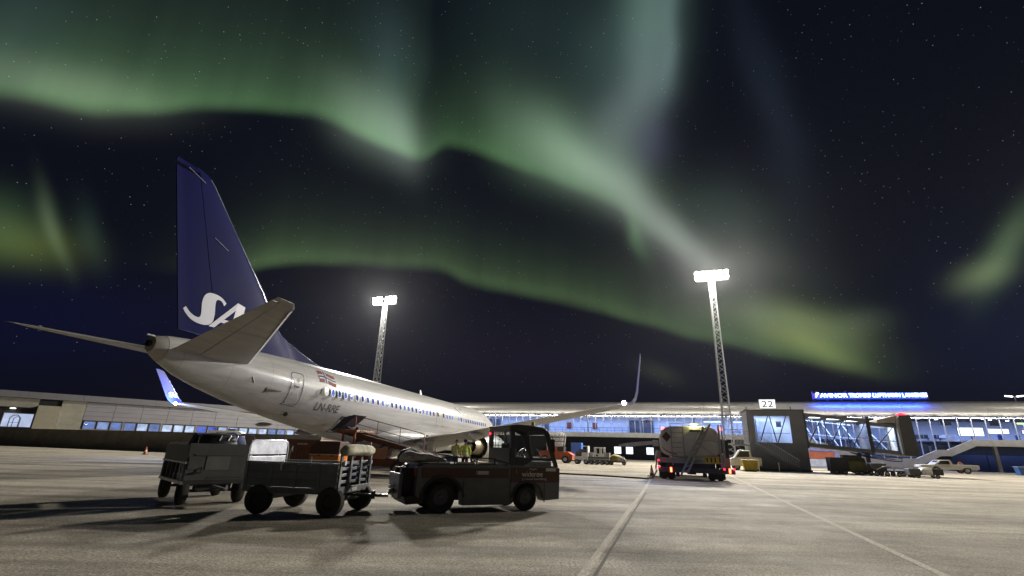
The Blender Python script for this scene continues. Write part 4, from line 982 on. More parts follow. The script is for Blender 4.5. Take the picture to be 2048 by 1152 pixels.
dr = door('service_door', 31.42, 3.86, .80, 1.60, .16, .05)
patch(rrect(31.38, 4.28, .16, .20, .07), .02).build('door_window', FRMD, dr, smooth=60)
MB().bar(skin(31.6, 3.98, .03), skin(31.3, 3.94, .03), .05).build('door_handle', DARKM, dr)
MB().bar(skin(31.86, 3.09, .03), skin(31.0, 3.05, .03), .05, .05).build('door_sill', DARKM, dr)
for X in (16.3, 15.3):
    e_ = door('overwing_exit', X, 3.66, .52, 1.0, .12, .028)
    patch(rrect(X, 4.02, .24, .34, .1), .020).build('exit_window', mat('unlit pane', (.02, .025, .03), .2), e_, smooth=60)
# cabin windows
FRM = mat('window frame', (.50, .49, .47), .4)
def win_mesh():
    X0, z0 = 12.0, 3.98; P0 = LA(X0, 0, z0)
    a = outline(rrect(X0, z0, .33, .44, .14), .010, .05); a.v = [Vector(v) - P0 for v in a.v]
    b = patch(rrect(X0, z0, .24, .35, .11), .006); b.v = [Vector(v) - P0 for v in b.v]
    return a.mesh('passenger_window', 60), b.mesh('pane', 60)
wf, wp = win_mesh()
PANES = [emat('lit cabin pane %d' % i, c, s, .5, 9) for i, (c, s) in enumerate((((.10, .20, .75), .55), ((.16, .28, .9), .7), ((.07, .14, .55), .45), ((.22, .36, 1.0), .9)))]
BLANK = mat('blanked pane', (.34, .32, .29), .4)
xs_w = [29.55 - .545 * i for i in range(24)] + [14.62, 14.1, 13.58] + [12.3 - .52 * i for i in range(13)]
rw = random.Random(11)
for i, X in enumerate(xs_w):
    o = obj('passenger_window', wf, FRM, air, loc=LA(X, 0, 3.98))
    # the frame mesh is shared; panes get their own light
    me = wp.copy() if False else wp
    q = bpy.data.objects.new('pane', wp.copy()); COL.objects.link(q); q.parent = o; q.data.materials.clear(); q.data.materials.append(BLANK if i == 0 else PANES[rw.choice((0, 0, 1, 1, 2, 3))])
    if i in (4, 11, 19): obj('lit_lamp', MB().lathe([(.001, .0), (.05, .0), (.05, .01)], skin(12.02, 4.03, .012) - LA(12.0, 0, 3.98), (1, 0, 0), 8).mesh('lit_lamp'), emat('reading lamp', (.9, .96, 1), 4), o)
# flag
FR, FW, FB = mat('flag red', (.17, .022, .010), .7), mat('flag white', (.6, .58, .55), .5), mat('flag blue', (.02, .03, .14), .5)
fl = MB()
def flagq(x0, x1, z0, z1, off):
    b = MB(); n_ = 8; rows = []
    for k in range(7):
        rows.append([skin(29.88 - (x0 + (x1 - x0) * i / n_), 4.43 + z0 + (z1 - z0) * k / 6 + .05 * math.sin((x0 + (x1 - x0) * i / n_) * 4.2) - .06 * (x0 + (x1 - x0) * i / n_), off) for i in range(n_ + 1)])
    return b.loft(rows, cap=False, closed=False)
fo = flagq(0, 1.26, 0, .62, .010).build('flag', FR, air)
flagq(.38, .60, 0, .62, .014).build('white_cross', FW, fo); flagq(0, 1.26, .20, .42, .014).build('white_cross', FW, fo)
flagq(.43, .55, 0, .62, .018).build('blue_cross', FB, fo); flagq(0, 1.26, .255, .365, .018).build('blue_cross', FB, fo)
def skin_text(s, X0, z0, size, m_, name, width=None, shear=.0, rise=0.0, offset=0.0):
    me = text_mesh(s, size, .0, shear=shear, width=width, offset=offset)
    bm = bmesh.new(); bm.from_mesh(me); bmesh.ops.subdivide_edges(bm, edges=[e for e in bm.edges if e.calc_length() > .2], cuts=2); bm.to_mesh(me); bm.free()
    for v in me.vertices:
        X = X0 - v.co.x; z = z0 + v.co.y + rise * v.co.x; v.co = skin(X, z, .018)
    return obj(name, me, m_, air)
skin_text('LN-RRE', 29.88, 2.98, .56, DECG, 'registration', width=1.78, shear=.05, offset=.008)
skin_text('Scandinavian', 11.4, 4.36, .95, mat('silver title', (.20, .195, .19), .45), 'title', width=6.2)
MB().path([skin(12.35, 4.95, .02), skin(12.0, 4.7, .02), skin(11.7, 4.5, .02)], .03).build('title_dash', DECG, air)
# probes, vents, antennas, cargo hold
MB().loft([[LA(X, ysurf(X, 3.62) + o_, 3.62 + dz) for dz, o_ in ((.16 * k, .012), (-.16 * k, .012), (0, .012 + .05 * k))] for X, k in ((33.05, 1), (32.7, .6), (32.2, .1))]).build('air_inlet', mat('inlet dark', (.05, .048, .045), .6), air)
MB().bar(skin(33.9, 4.05, .02), skin(33.75, 3.8, .02), .05, .03).build('vent', mat('vent grey', (.3, .29, .27), .5), air)
MB().lathe([(.16, 0), (.16, .02), (.001, .02)], skin(31.1, 2.66, .0), (1, 0, -.8), 12).build('outflow_valve', mat('soot', (.012, .012, .012), .8), air)
for X in (15.9,): MB().loft([[LA(X + dx * k + e_, dy * k, 5.53 + h_) for dx, dy in ((-.22, 0), (0, .03), (.22, 0), (0, -.03))] for h_, k, e_ in ((0, 1, 0), (.34, .55, .12), (.42, .3, .16))]).build('antenna', WHITE, air)
MB().lathe([(.12, 0), (.10, .08), (.001, .13)], LA(24.2, 0, 5.53), (0, 0, 1), 12).build('anti_collision_light', mat('red lens', (.3, .02, .02), .2), air)
ho = patch(rrect(27.1, 2.42, 1.25, .88, .1), .012).build('hold_shade_patch', mat('cargo hold shade', (.05, .048, .05), .8), air, smooth=60)  # dark patch, coloured for the shade inside the open hold
outline(rrect(27.1, 2.42, 1.25, .88, .1), .018, .05).build('seam', SEAM, ho, smooth=0)

# ------------------------------------------------------------------ tow tractor in the foreground
TRG = mat('tractor grey paint', (.125, .128, .132), .42, var=.22, scale=3, coat=.15)
TRO = mat('tractor orange stripe', (.085, .034, .023), .5, var=.2, scale=4)
TRD = mat('tractor black trim', (.03, .03, .031), .55)
TGL = glass('cab glass', (.93, .95, .96), .06)
PALE = mat('pale decal', (.62, .60, .57), .5, var=.1)
td = Vector((2.03, .93, 0)).normalized()
tt = thing('tow_tractor', 'grey orange striped airport tow tractor with a dark cab in the foreground', 'tow tractor', (-1.52, 12.24, 0), math.atan2(.93, 2.03))
def arc(cx, cz, r, a0, a1, n=10): return [(cx + r * math.cos(rad(a0 + (a1 - a0) * i / n)), cz + r * math.sin(rad(a0 + (a1 - a0) * i / n))) for i in range(n + 1)]
TW = 1.52
pr = [(-.62, .40), (-.52, .34)] + arc(.03, .30, .50, 175, 5)[0:] + [(.54, .165), (1.80, .165), (1.86, .30)] + arc(2.27, .28, .40, 178, 8) + [(2.72, .24), (3.20, .27), (3.23, 1.00), (3.10, 1.06), (1.22, 1.08), (-.46, 1.08), (-.60, 1.03)]
for y0, y1 in ((.02, .30), (TW - .30, TW - .02)): MB().prism(pr, 'y', y0, y1).build('body_side', TRG, tt, bevel=.012)
MB().box(-.55, 3.18, .302, TW - .302, .42, 1.055).build('body_core', TRD, tt, smooth=0)
MB().box(-.60, 1.77, .10, TW - .10, 1.06, 1.10).build('load_deck', TRG, tt, smooth=0, bevel=.006)
MB().box(-.50, 1.735, .006, .022, .775, 1.005).build('stripe', TRO, tt, smooth=0)
MB().box(1.80, 3.205, .004, .022, .675, 1.030).build('stripe', TRO, tt, smooth=0)
MB().box(3.232, 3.246, .10, TW - .1, .68, 1.0).build('stripe', TRO, tt, smooth=0)
MB().box(.85, 1.20, -.002, .008, .855, .945).build('data_plate', mat('plate grey', (.22, .22, .22), .5), tt, smooth=0)
MB().box(.90, 1.17, -.004, 0, .90, .935).box(.90, 1.17, -.004, 0, .865, .89).build('plate_print', PALE, tt, smooth=0)
MB().box(2.80, 3.10, -.001, .006, .945, 1.022).build('white_decal', PALE, tt, smooth=0)
def side_text(s, x, z, size, width, m_, name, parent=tt, y=-.001):
    me = text_mesh(s, size, .002, width=width); me.transform(Matrix.Rotation(PI / 2, 4, 'X')); return obj(name, me, m_, parent, loc=(x, y, z))
side_text('widerøe', 2.10, .815, .19, .60, WHITE, 'lettering')
side_text('ground handling', 2.10, .735, .075, .72, PALE, 'lettering')
b = MB()
for sg_ in (-1, 1): b.prism([(2.42, .965), (2.42 + sg_ * .06, .995), (2.42 + sg_ * .13, .985), (2.42 + sg_ * .065, 1.012), (2.42, .985)], 'y', -.004, .003)
b.build('bird_emblem', PALE, tt, smooth=0)
MB().path([(1.93, .0, .99), (1.93, -.02, .99), (1.93, -.02, .90), (1.93, 0, .90)], .012).build('door_handle', BLACK, tt)
for a in (.55, 1.79, 2.76): MB().box(a - .008, a + .008, .012, .03, .20, .76).build('panel_gap', TRD, tt, smooth=0)
# wheel arches lined in black, wheels
for cx, cz, r, rw_ in ((.03, .335, .335, .30), (2.27, .295, .295, .26)):
    for y in (.04 + rw_ / 2, TW - .04 - rw_ / 2): wheel(tt, cx, y, cz, r, rw_, TRG, rimr=.62)
for cx, cz, r in ((.03, .30, .505), (2.27, .28, .405)):
    b = MB(); ar = arc(cx, cz, r, 175, 5, 14); ao = arc(cx, cz, r + .045, 175, 5, 14)
    b.loft([[(p[0], y, p[1]) for p in ar] + [(p[0], y, p[1]) for p in reversed(ao)] for y in (-.012, .03)]).build('wheel_arch', TRD, tt)
# tail: coupling frame
b = MB().box(-.98, -.90, .20, 1.32, .33, .86).build('rear_plate', TRG, tt, smooth=0, bevel=.01)
MB().box(-.90, -.62, .38, .60, .36, .98).box(-.90, -.62, .95, 1.15, .36, .98).box(-.92, -.60, .55, 1.0, .36, .50).build('coupling_frame', TRD, tt, smooth=0, bevel=.008)
MB().tube((-.97, .76, .30), (-.97, .76, .64), .03).box(-1.08, -.9, .66, .86, .40, .44).box(-1.08, -.9, .66, .86, .54, .58).build('tow_pin', STEEL, tt)
for y in (.14, 1.36): MB().box(-.66, -.61, y - .07, y + .07, .80, 1.0).build('tail_lamp', mat('tail lamp lens', (.25, .02, .02), .25), tt, smooth=0, bevel=.01)
MB().prism([(-.62, .40), (-.86, .36), (-.80, .2), (-.4, .22), (-.38, .40)], 'y', .1, 1.4).build('rear_skirt', TRD, tt, smooth=0)
# cab
for y0, y1 in ((.03, .085), (TW - .085, TW - .03)):
    f = MB()
    f.prism([(1.78, 1.50), (1.90, 1.50), (1.90, 1.97), (1.78, 1.97)], 'y', y0, y1); f.prism([(1.78, 1.04), (1.93, 1.04), (1.93, 1.50), (1.78, 1.50)], 'y', y0, y1)
    f.prism([(1.79, 1.93), (2.60, 1.94), (2.78, 1.86), (2.86, 1.93), (2.72, 2.035), (1.9, 2.07), (1.79, 2.05)], 'y', y0, y1)
    f.prism([(2.78, 1.86), (2.86, 1.93), (2.93, 1.88), (3.19, 1.04), (3.08, 1.04)], 'y', y0, y1)
    f.prism([(1.93, 1.04), (3.10, 1.04), (3.06, 1.16), (2.98, 1.27), (1.93, 1.27)], 'y', y0 + .004, y1 - .004) if False else None
    f.prism([(1.93, 1.20), (3.02, 1.20), (3.0, 1.27), (1.93, 1.27)], 'y', y0, y1)
    f.prism([(1.93, 1.04), (2.12, 1.04), (2.42, 1.20), (1.93, 1.20)], 'y', y0, y1); f.prism([(2.12, 1.04), (3.10, 1.04), (3.09, 1.075), (2.18, 1.075)], 'y', y0, y1)
    f.prism([(2.37, 1.27), (2.43, 1.27), (2.28, 1.94), (2.23, 1.94)], 'y', y0, y1)
    f.build('cab_side', TRD if y0 < .5 else TRD, tt, bevel=.006)
    ym = (y0 + y1) / 2
    for pl in ([(1.90, 1.27), (2.40, 1.27), (2.25, 1.94), (1.90, 1.93)], [(2.41, 1.27), (2.99, 1.27), (2.80, 1.87), (2.62, 1.94), (2.27, 1.94)], [(2.14, 1.06), (3.07, 1.06), (3.02, 1.20), (2.40, 1.20)]):
        MB().prism(pl, 'y', ym - .003, ym + .003).build('side_window', TGL, tt, smooth=0)
MB().loft([[(x, y, z) for y in (.02, TW - .02)] + [(x, y, z + .035) for y in (TW - .04, .04)] for x, z in ((1.76, 2.03), (1.95, 2.06), (2.35, 2.05), (2.74, 2.01), (2.88, 1.93), (2.93, 1.86))]).build('roof', TRD, tt, bevel=.01)
MB().box(1.77, 1.81, .085, TW - .085, 1.10, 1.50).box(1.77, 1.81, .085, TW - .085, 1.92, 2.03).box(1.77, 1.81, .03, .12, 1.5, 1.92).box(1.77, 1.81, TW - .12, TW - .03, 1.5, 1.92).build('cab_back', TRG, tt, smooth=0)
MB().box(1.788, 1.794, .12, TW - .12, 1.5, 1.92).build('rear_window', TGL, tt, smooth=0)
gd = MB()
for z in (1.56, 1.70): gd.bar((1.76, .12, z), (1.76, TW - .12, z), .012)
for k in range(5): gd.bar((1.76, .30 + k * .23, 1.5), (1.76, .30 + k * .23, 1.92), .010)
gd.build('window_guard', TRD, tt)
MB().loft([[(3.13, .09, 1.06), (2.88, .09, 1.90)], [(3.17, TW / 2, 1.06), (2.91, TW / 2, 1.90)], [(3.13, TW - .09, 1.06), (2.88, TW - .09, 1.90)]], cap=False, closed=False).build('windscreen', TGL, tt, smooth=60)
MB().bar((3.10, .5, 1.1), (2.98, .9, 1.5), .015).build('wiper', BLACK, tt)
MB().box(1.90, 2.25, .30, .85, 1.10, 1.30).box(1.86, 1.94, .30, .85, 1.30, 1.62).build('seat', mat('seat cloth', (.03, .03, .033), .8), tt, smooth=0, bevel=.04)
MB().path([(2.36 + .16 * math.cos(a) * .5, .58 + .19 * math.sin(a), 1.36 + .16 * math.cos(a) * .8) for a in [2 * PI * i / 20 for i in range(21)]], .017).tube((2.36, .58, 1.36), (2.62, .58, 1.08), .025).bar((2.30, .58, 1.26), (2.42, .58, 1.46), .02).bar((2.36, .40, 1.36), (2.36, .76, 1.36), .02).build('steering_wheel', mat('worn wheel rim', (.12, .12, .12), .35), tt)
MB().box(2.55, 3.05, .15, TW - .15, 1.06, 1.18).build('dashboard', TRD, tt, smooth=0, bevel=.02)
MB().path([(2.90, .04, 1.80), (2.94, -.10, 1.82), (2.93, -.14, 1.74)], .012).box(2.90, 2.935, -.24, -.06, 1.42, 1.74).build('mirror', BLACK, tt, bevel=.02)
bc = MB().lathe([(.06, 0), (.06, .03), (.045, .04), (.045, .12), (.03, .15), (.001, .155)], (2.66, .5, 2.05), (0, 0, 1), 14).build('beacon', mat('amber beacon', (.55, .42, .02), .25), tt)
MB().lathe([(.001, 0), (.035, .01), (.035, .03), (.001, .035)], (1.74, TW - .22, 1.87), (-1, -.1, 0), 12).build('cab_tail_lamp', emat('small red lamp', (1, .02, .06), 4), tt)
# rail round the deck
rl = MB().path([(-.10, .06, 1.12), (-.08, .06, 1.22), (.3, .06, 1.245), (1.25, .06, 1.235), (1.76, .05, 1.12)], .016)
rl.build('deck_rail', TRD, tt)
for x in (.30, .88, 1.36): MB().bar((x, .06, 1.08), (x, .06, 1.24), .03).build('rail_post', TRD, tt)
MB().box(-.35, .2, .10, .14, 1.10, 1.135).box(.36, .84, .10, .14, 1.10, 1.14).box(.95, 1.45, .10, .14, 1.10, 1.14).build('deck_edge', ALU, tt, smooth=0)

# rolled cargo net lying on the tractor's deck
def lump(name, label, cat, loc, rz, rings, m, seed, amp=.03, group=None, n=18):
    r_ = random.Random(seed); b = []
    for x, y0, z0, w_, h_ in rings:
        ph = [r_.uniform(-amp, amp) for _ in range(n)]
        b.append([(x + ph[(i * 3) % n] * .5, y0 + (w_ + ph[i]) * math.cos(2 * PI * i / n), max(0.0, z0 + (h_ + ph[(i * 5 + 1) % n] * .8) * math.sin(2 * PI * i / n))) for i in range(n)])
    o = MB().loft(b).build(name, m, None, smooth=70); o.location = loc; o.rotation_euler = (0, 0, rz)
    return tag(o, label, cat, group)
NET = mat('striped netting', (.52, .48, .44), .85, var=.75, scale=7, bump=.6, bscale=25, stretch=(1, 5, 5))
trz = math.atan2(.93, 2.03)
def TL(x, y, z): return Vector((-1.52, 12.24, 0)) + td * x + Vector((-td.y, td.x, 0)) * y + Vector((0, 0, z))
lump('cargo_net', 'rolled grey striped cargo net lying on the tow tractor deck', 'cargo net', TL(-.95, .45, 1.11), trz, [(0.0, 0, .06, .05, .05), (.05, 0, .10, .16, .10), (.2, 0, .13, .24, .13), (.45, .02, .12, .26, .115), (.7, .02, .11, .25, .10), (.9, .0, .085, .22, .08), (1.06, -.02, .06, .16, .055), (1.14, -.02, .04, .05, .03)], NET, 5, .03)
lump('tarpaulin', 'crumpled dark tarpaulin behind the cargo net on the tow tractor', 'tarpaulin', TL(-.9, 1.0, 1.11), trz, [(0, 0, .05, .05, .05), (.1, 0, .12, .2, .12), (.35, 0, .17, .28, .17), (.6, 0, .12, .26, .12), (.8, 0, .04, .08, .04)], mat('dark tarpaulin', (.06, .058, .055), .6, var=.5, scale=5), 9, .05)

# ------------------------------------------------------------------ luggage carts
CBL = mat('cart slate paint', (.165, .178, .21), .5, var=.25, scale=3)
CGR = mat('cart pale grey paint', (.17, .17, .165), .5, var=.3, scale=4)
CDK = mat('cart chassis', (.035, .035, .037), .55)
ca = thing('luggage_cart', 'open slate grey luggage cart hitched directly behind the tow tractor', 'luggage cart', (-5.39, 11.39, 0), math.atan2(-.26, 1.71), 'luggage carts in tow')
CW = 1.5
MB().box(-.38, 1.78, .02, CW, .50, .56).build('cart_floor', CDK, ca, smooth=0)
for y in (-.03, CW): MB().box(-.40, 1.80, y, y + .05, .44, .56).build('sill', CBL, ca, smooth=0, bevel=.006)
for y in (-.02, CW + .0):
    for k in range(3):
        MB().box(-.38, 1.77, y, y + .022, .565 + k * .158, .565 + k * .158 + .150).build('side_plank', CBL, ca, smooth=0, bevel=.004)
    MB().box(-.38, 1.77, y + .024 if y < 1 else y - .014, y + .032 if y < 1 else y - .006, .565, 1.04).build('side_liner', CBL, ca, smooth=0)
    for x in (-.36, .23, .80, 1.36, 1.75): MB().box(x - .025, x + .025, y - .022, y, .50, 1.05).build('stake', CBL, ca, smooth=0, bevel=.004)
    MB().box(-.41, 1.80, y - .012, y + .034, 1.042, 1.075).build('top_rail', CBL if y > 1 else mat('worn rail', (.20, .20, .20), .45, .3), ca, smooth=0, bevel=.006)
MB().path([(.46, -.05, .90), (.46, -.07, 1.0), (.50, -.05, 1.09)], .02).path([(1.12, -.02, 1.0), (1.12, -.02, 1.2)], .008).build('latch', ALU, ca)
# aluminium end gate at the back
for k in range(3): MB().box(-.44, -.42, .05, CW - .05, .62 + k * .29, .62 + k * .29 + (.25 if k < 2 else .30)).build('gate_slat', ALU, ca, smooth=0, bevel=.004)
MB().path([(-.43, .0, .5), (-.43, .0, 1.36), (-.43, .05, 1.46), (-.43, .14, 1.51), (-.43, CW - .14, 1.51), (-.43, CW - .05, 1.46), (-.43, CW, 1.36), (-.43, CW, .5)], .022).build('gate_frame', ALU, ca)
# front gate: pale framed slats
MB().box(1.80, 1.84, -.03, CW + .05, .46, .60).build('front_sill', CGR, ca, smooth=0, bevel=.006)
for y in (.0, .48, .98, CW): MB().box(1.80, 1.84, y - .045, y + .045, .60, 1.34).build('gate_post', CGR, ca, smooth=0, bevel=.005)
for z in (.66, .80, .93, 1.06): MB().box(1.782, 1.80, .02, CW - .02, z, z + .06).build('gate_slat', CGR, ca, smooth=0, bevel=.004)
MB().path([(1.82, .0, 1.30), (1.82, .03, 1.42), (1.82, .12, 1.45), (1.82, CW - .12, 1.45), (1.82, CW - .03, 1.42), (1.82, CW, 1.30)], .02).build('gate_frame', CGR, ca)
for y in (.05, CW - .1): MB().tube((1.83, y, 1.08), (1.90, y, 1.08), .05).build('gate_hinge', STEEL, ca)
MB().box(1.84, 1.844, .62, .86, .49, .56).build('number_plate', PALE, ca, smooth=0)
for x in (.0, 1.66):
    MB().tube((x, .04, .30), (x, CW - .04, .30), .035).box(x - .12, x + .12, .25, CW - .25, .30, .50).build('axle', CDK, ca)
    for y in (.03, CW - .03): wheel(ca, x, y, .30, .30, .19, CDK, rimr=.5)
MB().bar((1.62, .55, .42), (2.35, CW / 2, .40), .05).bar((1.62, CW - .55, .42), (2.35, CW / 2, .40), .05).bar((2.2, CW / 2, .40), (2.58, CW / 2 + .10, .40), .06).tube((2.3, CW / 2, .33), (2.3, CW / 2, .5), .05).build('drawbar', CDK, ca)
ax = Vector((1.71, -.26, 0)).normalized()
def CA_(x, y, z): return Vector((-5.39, 11.39, 0)) + ax * x + Vector((-ax.y, ax.x, 0)) * y + Vector((0, 0, z))
p0 = CA_(2.55, CW / 2 + .06, .40); p1 = TL(-1.02, .76, .47)
tb = thing('tow_bar', 'steel tow bar between the tow tractor and the open luggage cart', 'tow bar', p0)
dlt = p1 - p0
MB().tube((0, 0, 0), dlt, .032).build('shaft', STEEL, tb); MB().lathe([(.03, -.03), (.075, -.03), (.075, .03), (.03, .03)], dlt * .02, (0, 0, 1), 14).lathe([(.03, -.03), (.075, -.03), (.075, .03), (.03, .03)], dlt, (0, 0, 1), 14).build('eye', STEEL, tb)
crz = math.atan2(ax.y, ax.x)
lump('rolled_mat', 'rolled pale quilted mat resting on the front gate of the open cart', 'rolled mat', CA_(1.86, .02, 1.22), crz + PI / 2, [(-.06, 0, .10, .07, .07), (.0, 0, .12, .12, .11), (.25, 0, .13, .13, .12), (.6, .01, .14, .14, .13), (.95, 0, .13, .13, .12), (1.3, -.02, .12, .12, .11), (1.42, 0, .10, .07, .06)], mat('quilted cloth', (.40, .37, .27), .85, var=.5, scale=6, bump=.8, bscale=18), 4, .022)
lump('folded_cover', 'dull brown folded cover lying inside the open luggage cart', 'cover', CA_(1.25, .45, .56), crz + PI / 2, [(0, 0, .05, .1, .05), (.1, 0, .16, .3, .16), (.5, 0, .2, .36, .2), (.8, 0, .13, .3, .13), (.9, 0, .04, .1, .04)], mat('brown cover', (.12, .07, .04), .7, var=.4), 12, .04)
lump('blue_bag', 'navy blue bag lying inside the open luggage cart by the gate', 'bag', CA_(1.62, .75, .56), crz + PI / 2, [(0, 0, .1, .1, .1), (.06, 0, .22, .13, .22), (.3, 0, .26, .15, .26), (.5, 0, .24, .14, .24), (.56, 0, .1, .1, .1)], mat('navy cloth', (.03, .045, .16), .7, var=.4), 13, .02)

cbx = Vector((.70, -.714, 0)).normalized()
cb = thing('luggage_cart', 'boxy dark luggage cart loaded with black bags behind the open cart', 'luggage cart', (-7.18, 12.82, 0), math.atan2(cbx.y, cbx.x), 'luggage carts in tow')
CBG = mat('cart olive grey', (.085, .085, .08), .5, var=.2, scale=2.5)
hw = .72; ln = 2.5
MB().box(-ln, 0, -hw, hw, .46, .54).build('cart_floor', CDK, cb, smooth=0)
MB().box(-.05, 0, -hw, hw, .54, 1.40).build('end_panel', CBG, cb, smooth=0, bevel=.015)
MB().box(0, .012, -.30, .22, .78, 1.10).build('document_panel', mat('pale grey plate', (.15, .15, .14), .5), cb, smooth=0, bevel=.003)
MB().box(0, .018, -hw + .16, hw - .12, 1.12, 1.15).box(0, .018, -.2, hw - .05, .60, .615).box(0, .014, -hw + .05, -.34, .80, 1.08).build('end_trim', mat('trim bar', (.13, .13, .125), .4, .3), cb, smooth=0)
MB().path([(.0, -.55, .72), (.05, -.55, .72), (.05, -.38, .72), (.05, -.38, .84), (0, -.38, .84)], .015).build('end_handle', BLACK, cb)
MB().box(-ln, -ln + .05, -hw, hw, .54, 1.40).build('end_panel', CBG, cb, smooth=0, bevel=.015)
for y in (-hw, hw - .03):
    MB().box(-ln, -.02, y, y + .03, .95, 1.36).build('side_panel', CBG, cb, smooth=0, bevel=.008)
    for x in (-.14, -.45, -.85, -1.3, -1.75, -2.2): MB().box(x - .02, x + .02, y - .02, y + .04, .50, .97).build('side_bar', ALU if x > -.6 else CBG, cb, smooth=0)
    MB().box(-ln, 0, y - .02, y + .04, .46, .53).box(-ln, 0, y - .025, y + .045, .93, .97).build('side_rail', ALU if y < 0 else CBG, cb, smooth=0)
MB().path([(-.04, -hw + .16, 1.40), (-.04, -hw + .16, 1.56), (-.04, -hw + .22, 1.62), (-.04, hw - .06, 1.62), (-.04, hw, 1.56), (-.04, hw, 1.40)], .018).build('end_hoop', DARKM, cb)
for x in (-.24, -2.15):
    MB().tube((x, -hw + .05, .30), (x, hw - .05, .30), .035).box(x - .1, x + .1, -.4, .4, .3, .46).build('axle', CDK, cb)
    for y in (-hw + .10, hw - .10): wheel(cb, x, y, .30, .30, .18, CDK, rimr=.5)
MB().bar((0, -.05, .42), (.55, .12, .36), .05).bar((-.1, .3, .42), (.55, .12, .36), .05).build('drawbar', STEEL, cb)
def CB_(x, y, z): return Vector((-7.18, 12.82, 0)) + cbx * x + Vector((-cbx.y, cbx.x, 0)) * y + Vector((0, 0, z))
cbz = math.atan2(cbx.y, cbx.x)
BAGM = mat('black nylon', (.018, .019, .028), .55, var=.4)
lump('duffel_bag', 'black duffel bag slumped over the end of the loaded cart', 'bag', CB_(-.30, -.42, 1.05), cbz + PI / 2, [(-.1, 0, .2, .1, .12), (.0, 0, .3, .24, .24), (.35, 0, .34, .27, .26), (.7, 0, .34, .26, .24), (.85, 0, .2, .1, .1)], BAGM, 21, .04, 'bags on the rear cart')
lump('duffel_bag', 'dark duffel bag at the far left of the loaded cart', 'bag', CB_(-1.0, -.45, 1.0), cbz + PI / 2, [(-.1, 0, .2, .1, .12), (.0, 0, .34, .3, .30), (.4, 0, .36, .33, .30), (.8, 0, .3, .28, .25), (.95, 0, .2, .1, .1)], BAGM, 22, .04, 'bags on the rear cart')
lump('suitcase_heap', 'navy soft case with pale straps under the hoop of the loaded cart', 'bag', CB_(-.62, .12, 1.08), cbz + PI / 2, [(-.15, 0, .2, .1, .12), (-.05, 0, .32, .2, .26), (.25, 0, .36, .22, .28), (.5, 0, .30, .2, .24), (.58, 0, .2, .1, .1)], mat('navy cloth', (.03, .045, .16), .7, var=.4), 23, .03, 'bags on the rear cart')
st_ = thing('bag_strap', 'pale webbing straps tied across the bags of the loaded cart', 'strap', CB_(-.02, 0, 1.42), cbz)
for y, d_ in ((-.10, .14), (.10, .16), (.28, .12)): MB().path([(.0, y, .05), (-.08, y + d_ * .4, .16), (-.3, y + d_, .20)], .016).build('webbing', ALU, st_)

# ------------------------------------------------------------------ behind the carts: crates, loader, ground crew
gp_ = thing('power_unit', 'tall rust brown ground power cabinet behind the open luggage cart', 'ground power unit', (-9.55, 23.6, 0), rad(-6))
BRN = mat('rust brown paint', (.23, .095, .045), .55, var=.3, scale=2)
MB().box(-.85, .85, 0, 1.4, .35, 1.62).build('cabinet', BRN, gp_, smooth=0, bevel=.03)
for k in range(5): MB().box(-.42 + k * .18, -.30 + k * .18, -.012, 0, .72, 1.28).build('louvre', mat('rust brown louvre', (.20, .075, .03), .5, var=.3), gp_, smooth=0)
MB().box(-.25, .25, -.014, 0, 1.38, 1.45).build('maker_plate', PALE, gp_, smooth=0)
MB().box(-.9, .9, -.04, 1.44, .22, .36).build('chassis', CDK, gp_, smooth=0)
for x in (-.6, .6):
    for y in (.1, 1.3): wheel(gp_, x, y, .2, .2, .14, STEEL)
hr = thing('hand_truck', 'row of bent white tube handrails standing behind the aluminium cart gate', 'handrail', (-10.35, 23.0, 0), 0)
for i in range(4): MB().path([(i * .17, 0, 0), (i * .17 + .03, 0, 1.05), (i * .17 + .06 - (.03 if i < 3 else -.06), 0, 1.32 if i == 3 else 1.22)] + ([(.62, .0, 1.2), (.66, .0, 1.06)] if i == 3 else []), .024).build('tube', WHITE, hr)
MB().bar((0, 0, .55), (.52, 0, .55), .03).build('cross_tube', WHITE, hr)
cr_ = thing('tool_cabinet', 'dark brown topped cabinet with a bright orange drawer front', 'cabinet', (-8.38, 23.4, 0), rad(-4))
MB().prism([(-.72, 1.0), (.66, 1.0), (.66, 1.56), (-.40, 1.56), (-.72, 1.36)], 'y', 0, 1.1).build('hood', mat('dark brown hood', (.07, .022, .012), .5, var=.2), cr_, smooth=0, bevel=.02)
MB().box(-.72, .66, 0, 1.1, .35, .965).build('base', mat('bright orange paint', (.62, .20, .02), .45, var=.12), cr_, smooth=0, bevel=.02)
MB().box(-.73, .67, -.015, 1.1, .965, 1.0).build('edge_strip', PALE, cr_, smooth=0)
for x in (-.27, .35): MB().box(x - .07, x + .07, -.03, 0, .90, .95).build('drawer_pull', BLACK, cr_, smooth=0, bevel=.008)
MB().box(-.7, .64, .05, 1.05, .2, .35).build('skid', CDK, cr_, smooth=0)
for x in (-.5, .45):
    for y in (.1, 1.0): wheel(cr_, x, y, .17, .17, .1, STEEL)

